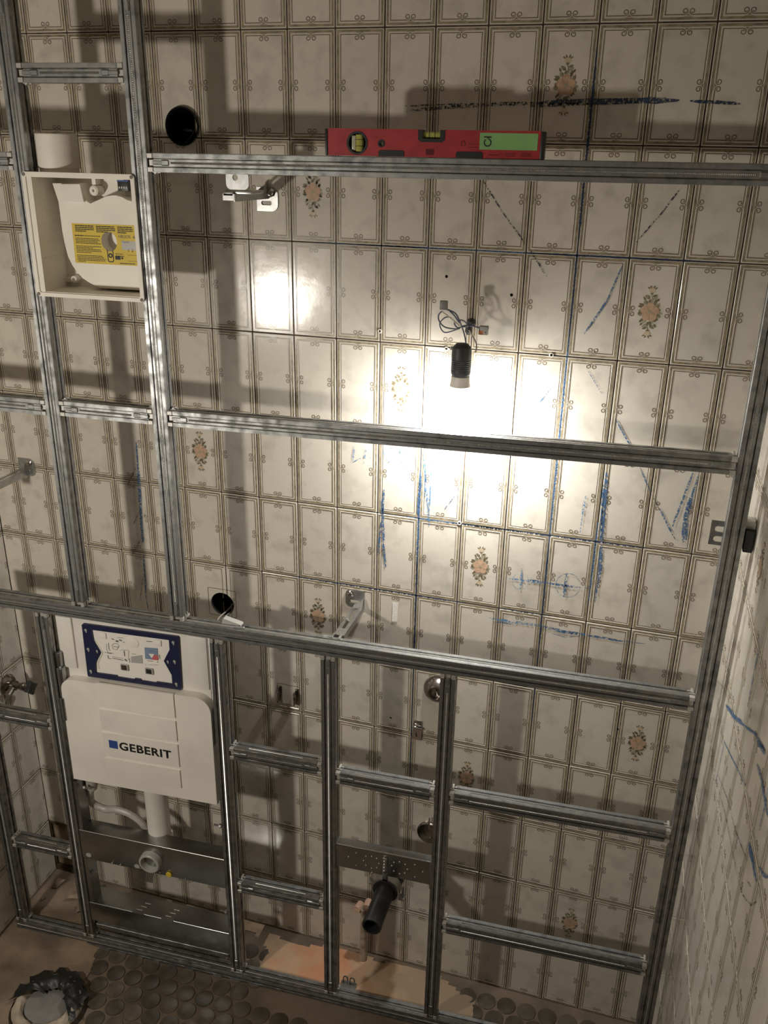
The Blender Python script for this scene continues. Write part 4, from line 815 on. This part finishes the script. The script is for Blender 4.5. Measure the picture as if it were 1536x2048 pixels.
W1 = [bw(*zz(*p), d) for p, d in [((640, 500), 0), ((600, 560), -.03), ((480, 570), -.06), ((420, 600), -.08), ((230, 570), -.095), ((140, 470), -.10), ((135, 380), -.10), ((190, 320), -.10)]]
W2 = [bw(*zz(*p), d) for p, d in [((270, 300), -.10), ((390, 360), -.095), ((450, 470), -.09), ((510, 620), -.09), ((540, 740), -.091), ((555, 835), -.092)]]
W3 = [bw(*zz(*p), d) for p, d in [((180, 325), -.10), ((300, 420), -.095), ((420, 520), -.08), ((460, 560), -.07)]]
W4 = [bw(*zz(*p), d) for p, d in [((330, 430), -.085), ((240, 420), -.09), ((150, 520), -.09), ((220, 650), -.085), ((400, 610), -.07), ((520, 550), -.055), ((650, 550), -.05), ((760, 590), -.052)]]
W5 = [bw(*zz(*p), d) for p, d in [((380, 490), -.08), ((380, 530), -.08), ((430, 580), -.07), ((560, 550), -.055), ((660, 555), -.05), ((755, 580), -.052)]]
W6 = [bw(*zz(*p), d) for p, d in [((600, 620), -.04), ((660, 720), -.05), ((710, 820), -.06), ((710, 920), -.07), ((690, 960), -.085)]]
W7 = [bw(*zz(*p), d) for p, d in [((300, 320), -.10), ((380, 400), -.095), ((450, 500), -.085), ((470, 460), -.07), ((540, 490), -.05), ((580, 560), -.03), ((620, 520), 0)]]
for wp, mt, r in ((W1, M_WIREB, .0014), (W2, M_WIREB, .0015), (W3, M_WIREW, .0013), (W4, M_WIREB, .0013), (W5, M_WIREB, .0015), (W6, M_WIREW, .0014), (W7, M_WIREB, .0014)):
    bm = B(); tube(bm, wp, r, 8); obj('wire', bm, mt, bp)
bm = B(); p = bw(*zz(620, 510), -.006); lathe(bm, (p.x, 0, p.z), (0, -1, 0), [(0, .010), (.008, .008), (.014, .005)], 8); q = bw(*zz(590, 610), -.03); lathe(bm, (q.x, -.03, q.z + .008), (0, 0, -1), [(0, .006), (.012, .007), (.018, .004)], 10); obj('cable_grommet', bm, M_SOCK, bp)
wc = thing('wire_connector', 'grey lever wire connector sticking up at the end of the wire loop', 'connector', bw(*zz(212, 310), -.10)); c = bw(*zz(212, 235), -.10)
bm = B(); box(bm, c.x - .0075, c.x + .0075, c.y - .0045, c.y + .0045, c.z - .008, c.z + .009, .0012); obj('body', bm, M_GREY, wc); bm = B(); box(bm, c.x - .0075, c.x + .0075, c.y - .0047, c.y + .0047, c.z - .0105, c.z - .008); obj('clear_end', bm, M_PAPER, wc)
c = bw(*zz(825, 625), -.052); wc = thing('wire_connector', 'grey wire connector with orange levers right of the wire loop', 'connector', c)
bm = B(); box(bm, c.x - .009, c.x + .009, c.y - .006, c.y + .005, c.z - .008, c.z + .009, .0015); obj('body', bm, M_LGREY, wc); bm = B(); box(bm, c.x - .0088, c.x + .0092, c.y - .0055, c.y + .0052, c.z + .002, c.z + .0095, .001); obj('top_shell', bm, M_GREY, wc)
for k in range(3):
    bm = B(); box(bm, c.x - .0095, c.x - .0002, c.y - .0075, c.y - .0058, c.z - .0072 + k * .0028, c.z - .0053 + k * .0028, .0004); obj('lever', bm, M_ORANGE, wc)
bm = B(); plate(bm, circ(c.x + .005, c.z - .002, .0012, 8), [], c.y - .0064, c.y - .005); obj('test_slot', bm, M_BLACK, wc)

# ---------------------------------------------------------------- floor opening, rubble in the corner
fo = thing('floor_drain_opening', 'round cement-rimmed floor drain with torn black membrane in front of the floor rail', 'floor drain', (-1.185, -.435, 0))
FX, FY = -1.183, -.437
bm = B(); rg = random.Random(9); prof = [(-.002, .098), (.016, .092), (.030, .084), (.034, .077), (.030, .069), (.012, .064), (.004, .062)]; seg = 40; rings = []
for (t_, r) in prof: rings.append([bm.verts.new((FX + (r + rg.uniform(-.003, .003)) * math.cos(2 * math.pi * k / seg), FY + (r + rg.uniform(-.003, .003)) * math.sin(2 * math.pi * k / seg), max(-.002, t_ + rg.uniform(-.003, .003)))) for k in range(seg)])
for a, b in zip(rings, rings[1:]):
    for k in range(seg): bm.faces.new((a[k], a[(k + 1) % seg], b[(k + 1) % seg], b[k]))
obj('cement_rim', bm, M_CEMENT, fo, 60)
bm = B(); lathe(bm, (FX, FY, .001), (0, 0, 1), [(0, .066), (.018, .060), (.020, .0)], 30, cap=False); obj('grey_insert', bm, M_GREY, fo)
bm = B(); N = 30; K = 6; V = []
for k in range(N + 1):
    a = math.radians(-20 + 215 * k / N); row = []
    for j in range(K + 1):
        t = j / K; r = .030 + (.066 + (rg.uniform(-.010, .016) if j == K else 0)) * t + rg.uniform(-.004, .004)
        row.append(bm.verts.new((FX + .010 * (1 - t) + r * math.cos(a), FY + .018 * (1 - t) + r * math.sin(a) * (.55 + .45 * t), .034 + .020 * math.sin(math.pi * min(1, t * 1.1)) - .008 * t + rg.uniform(-.0055, .0055))))
    V.append(row)
for k in range(N):
    for j in range(K): bm.faces.new((V[k][j], V[k + 1][j], V[k + 1][j + 1], V[k][j + 1]))
obj('torn_membrane', bm, M_BLACK, fo, 70)
bm = B(); lathe(bm, (FX, FY, -.001), (0, 0, 1), [(0, .104), (.004, .103), (.014, .096)], 40, cap=False); obj('outer_ring', bm, M_DKBROWN, fo)  # dark brown ring all round the foot of the cement rim
rgb = random.Random(21)
def chunk(x, y, z, s):
    bm = B(); pts = [bm.verts.new((x + rgb.uniform(-s, s), y + rgb.uniform(-s, s), z + rgb.uniform(0, s * 1.3))) for _ in range(10)]
    r = bmesh.ops.convex_hull(bm, input=pts); bmesh.ops.delete(bm, geom=[v for v in bm.verts if not v.link_faces], context='VERTS'); return bm
for k in range(14):
    x = rgb.uniform(-1.45, -1.25) if k < 8 else rgb.uniform(-1.17, -1.0); y = rgb.uniform(-.13, -.03); s = rgb.uniform(.010, .026)
    solo('rubble_chunk', chunk(x, y, .004, s), M_RUBBLE, 'brown lump of rubble at the wall foot under the broken tiles' if k < 8 else 'brown lump of rubble at the wall foot seen through the toilet panels', 'rubble', (x, y, .004), group='rubble in the corner' if k < 8 else 'rubble behind the toilet panels', smooth=0)
bm = B(); box(bm, XL + .003, XL + .1, .012, .06, 0, .2); solo('wall_cavity', bm, M_RUBBLE, 'dark broken cavity where the bottom corner tile is missing', 'cavity', (XL + .05, .05, 0))

# ---------------------------------------------------------------- crayon marks and residue on the walls
NB = Vector((0, -1, 0))
def marks(name, mt, strokes, label=None, y=-.0015, wall='b', taper=True):
    for pts, w in strokes:
        bm = B()
        if wall == 'b': ribbon(bm, [on_back(u, v, y) for u, v in pts], w, NB, jit=.6 if taper else .15, taper=taper); obj(name, bm, mt, wall_back, 0, label)
        else:
            P = [RW.inverted() @ on_right(u, v, -y) for u, v in pts]; ribbon(bm, P, w * 1.05, NB, jit=.6)
            o = link(name, fin(bm, mt, name, 0), wall_right); tag(o, label)
def joint(mt, a, b, w=.0042, y=-.0007):
    bm = B(); ribbon(bm, [Vector((a[0], y, a[1])), Vector((b[0], y, b[1]))], w, NB, jit=.5); obj('crayon_joint_line', bm, mt, wall_back, 0, 'blue crayon line drawn along a tile joint')
joint(M_CRD, (0, 2.36), (0, 2.02), .006); joint(M_CRD, (0, 2.02), (0, 1.84), .0045); joint(M_CR, (0, 1.84), (0, 1.38), .0042); joint(M_CRD, (0, 1.38), (0, 1.10), .0045); joint(M_CRD, (0, 1.10), (0, .90), .003)
joint(M_CRD, (-.55, 2.0), (-.30, 2.0), .003); joint(M_CR, (-.45, 2.0), (-.02, 2.0), .0035); joint(M_CRD, (-.1, 2.0), (.26, 2.0), .0042)
joint(M_CR, (-.33, 1.4), (-.05, 1.4), .0035); joint(M_CRD, (-.22, 1.4), (.22, 1.4), .004)
joint(M_CRD, (-.62, 1.2), (-.18, 1.2), .0042); joint(M_CRD, (-.1, 1.2), (.02, 1.2), .003)
joint(M_CR, (-.3, 1.52), (-.3, 1.25), .0058); joint(M_CRD, (-.3, 1.30), (-.3, 1.02), .0050); joint(M_CRD, (-.3, 1.02), (-.3, .62), .003)
joint(M_CR, (.1, 1.45), (.1, 1.25), .004)
bl = 'blue crayon mark on the tiles'
marks('crayon_mark', M_CRD, [([(1080, 205), (1180, 203), (1300, 201), (1360, 201)], .011), ([(1380, 202), (1420, 204), (1480, 208)], .006)], bl)
marks('crayon_mark', M_PENCIL, [([(812, 222), (900, 214), (1000, 208), (1100, 206)], .007), ([(810, 212), (860, 210), (950, 207)], .003), ([(1060, 212), (1180, 207)], .006)], bl)
marks('crayon_mark', M_PENCIL, [([(965, 360), (1005, 425), (1060, 500)], .0028), ([(1060, 500), (1095, 555)], .004), ([(1362, 375), (1320, 430), (1272, 485)], .0034)], bl)
marks('crayon_mark', M_CR, [([(1245, 530), (1215, 600), (1168, 668)], .0042), ([(1175, 740), (1205, 790)], .0016), ([(1231, 838), (1262, 895)], .0034), ([(1280, 935), (1300, 982)], .003), ([(1318, 1015), (1345, 1070)], .0038), ([(1386, 945), (1365, 1000), (1342, 1060)], .0048), ([(1397, 950), (1386, 985), (1375, 1035)], .0050), ([(1380, 995), (1369, 1040), (1366, 1085)], .0075), ([(1374, 1030), (1372, 1080)], .006)], bl)
marks('crayon_mark', M_PENCIL, [([(1296, 975), (1320, 1020)], .0018), ([(1340, 1060), (1352, 1082)], .0022)], bl)
marks('crayon_mark', M_CR, [([(1213, 945), (1210, 1000), (1205, 1060), (1203, 1085)], .0082), ([(1203, 1090), (1200, 1130), (1197, 1165)], .0085), ([(1196, 1160), (1190, 1205)], .004), ([(1207, 970), (1200, 1080)], .005)], bl)
marks('crayon_mark', M_CRL, [([(1171, 992), (1165, 1030)], .0055), ([(1165, 1030), (1160, 1066)], .003)], bl)
def pc(u, v, r, n=18, a0=0, a1=360): return [(u + r * math.cos(math.radians(a0 + (a1 - a0) * k / n)), v + r * .95 * math.sin(math.radians(a0 + (a1 - a0) * k / n))) for k in range(n + 1)]
marks('crayon_mark', M_CRL, [(pc(1041, 1163, 17), .0013), ([(1018, 1157), (1060, 1163), (1090, 1167)], .005), ([(1044, 1138), (1040, 1182)], .006)], bl)
marks('crayon_mark', M_CR, [(pc(1136, 1171, 25), .0014), ([(1055, 1159), (1090, 1165)], .005), ([(1090, 1165), (1130, 1172), (1160, 1175)], .006), ([(1133, 1148), (1130, 1175), (1128, 1194)], .007), ([(1160, 1175), (1182, 1177)], .0016)], bl)
marks('crayon_mark', M_CRL, [([(978, 1236), (1040, 1246), (1090, 1253)], .0075), ([(1080, 1252), (1120, 1262), (1175, 1270)], .0075)], bl)
marks('crayon_mark', M_CR, [([(1090, 1254), (1125, 1263), (1165, 1269)], .0085), ([(1176, 1271), (1215, 1277), (1245, 1283)], .006), ([(1240, 1281), (1290, 1288)], .0025), ([(1095, 1264), (1130, 1275), (1160, 1272)], .0018), ([(985, 1243), (1030, 1249)], .0025)], bl)
marks('crayon_mark', M_CR, [([(272, 885), (276, 940)], .0045), ([(276, 930), (279, 990), (283, 1045)], .0090), ([(281, 1030), (286, 1085)], .0080), ([(287, 1110), (290, 1160), (292, 1195)], .0052), ([(291, 1190), (297, 1222)], .003)], bl)
marks('crayon_mark', M_PENCIL, [([(272, 935), (254, 972)], .0022), ([(280, 1020), (266, 1050)], .0022), ([(283, 1075), (264, 1110)], .0025), ([(286, 1040), (292, 1020)], .003), ([(287, 1150), (279, 1205)], .0016)], bl)
marks('crayon_mark', M_CR, [([(768, 978), (765, 1030)], .0055), ([(764, 1000), (765, 1030), (768, 1090)], .0065), ([(766, 1085), (771, 1135)], .0065), ([(762, 1045), (756, 1112)], .0055), ([(842, 950), (838, 990), (836, 1030)], .0075)], bl)
marks('crayon_mark', M_CRL, [([(847, 905), (851, 960), (857, 1030), (858, 1052)], .0048), ([(863, 910), (861, 980), (858, 1030)], .0036), ([(852, 930), (850, 1000)], .0036), ([(709, 890), (705, 925)], .0045), ([(705, 925), (722, 916)], .0038), ([(733, 892), (727, 928)], .0038), ([(739, 910), (741, 918)], .003), ([(766, 893), (769, 915), (778, 924), (786, 922)], .0024), ([(785, 895), (790, 914), (795, 896)], .0034), ([(800, 892), (803, 920), (806, 937)], .0044), ([(815, 893), (808, 916)], .0024)], bl)
marks('crayon_mark', M_CR, [([(913, 987), (888, 1019)], .0022), ([(1103, 776), (1072, 812)], .0026)], bl)
def rw(*l): return [(1340 + x / 2.474, 1220 + y / 2.474) for x, y in l]
br = 'blue crayon line on the side wall tiles'
marks('crayon_mark', M_CR, [(rw((474, 20), (440, 190), (415, 310)), .003), (rw((438, 195), (400, 380), (385, 470)), .007), (rw((275, 470), (320, 530), (365, 570)), .010), (rw((365, 570), (420, 612), (470, 700)), .006), (rw((430, 650), (470, 710)), .010), (rw((265, 645), (290, 700), (330, 780), (372, 868)), .004), (rw((388, 1150), (408, 1240), (425, 1345)), .016), (rw((428, 760), (450, 830), (468, 940), (485, 1030)), .010), (rw((484, 880), (465, 980), (440, 1092)), .006), (rw((440, 1270), (462, 1310), (485, 1322)), .007), (rw((270, 640), (240, 780), (222, 860)), .005)], br, wall='r')
marks('crayon_mark', M_PENCIL, [(rw((236, 815), (282, 930), (322, 1090), (384, 1250)), .0032), (rw((240, 890), (275, 1020), (305, 1180), (340, 1350)), .0032), (rw((340, 1350), (365, 1420), (400, 1460), (430, 1440), (444, 1400)), .0032), (rw((232, 350), (262, 380), (290, 450)), .002), (rw((380, 490), (360, 580)), .002), (rw((380, 1340), (402, 1372)), .003)], br, wall='r')
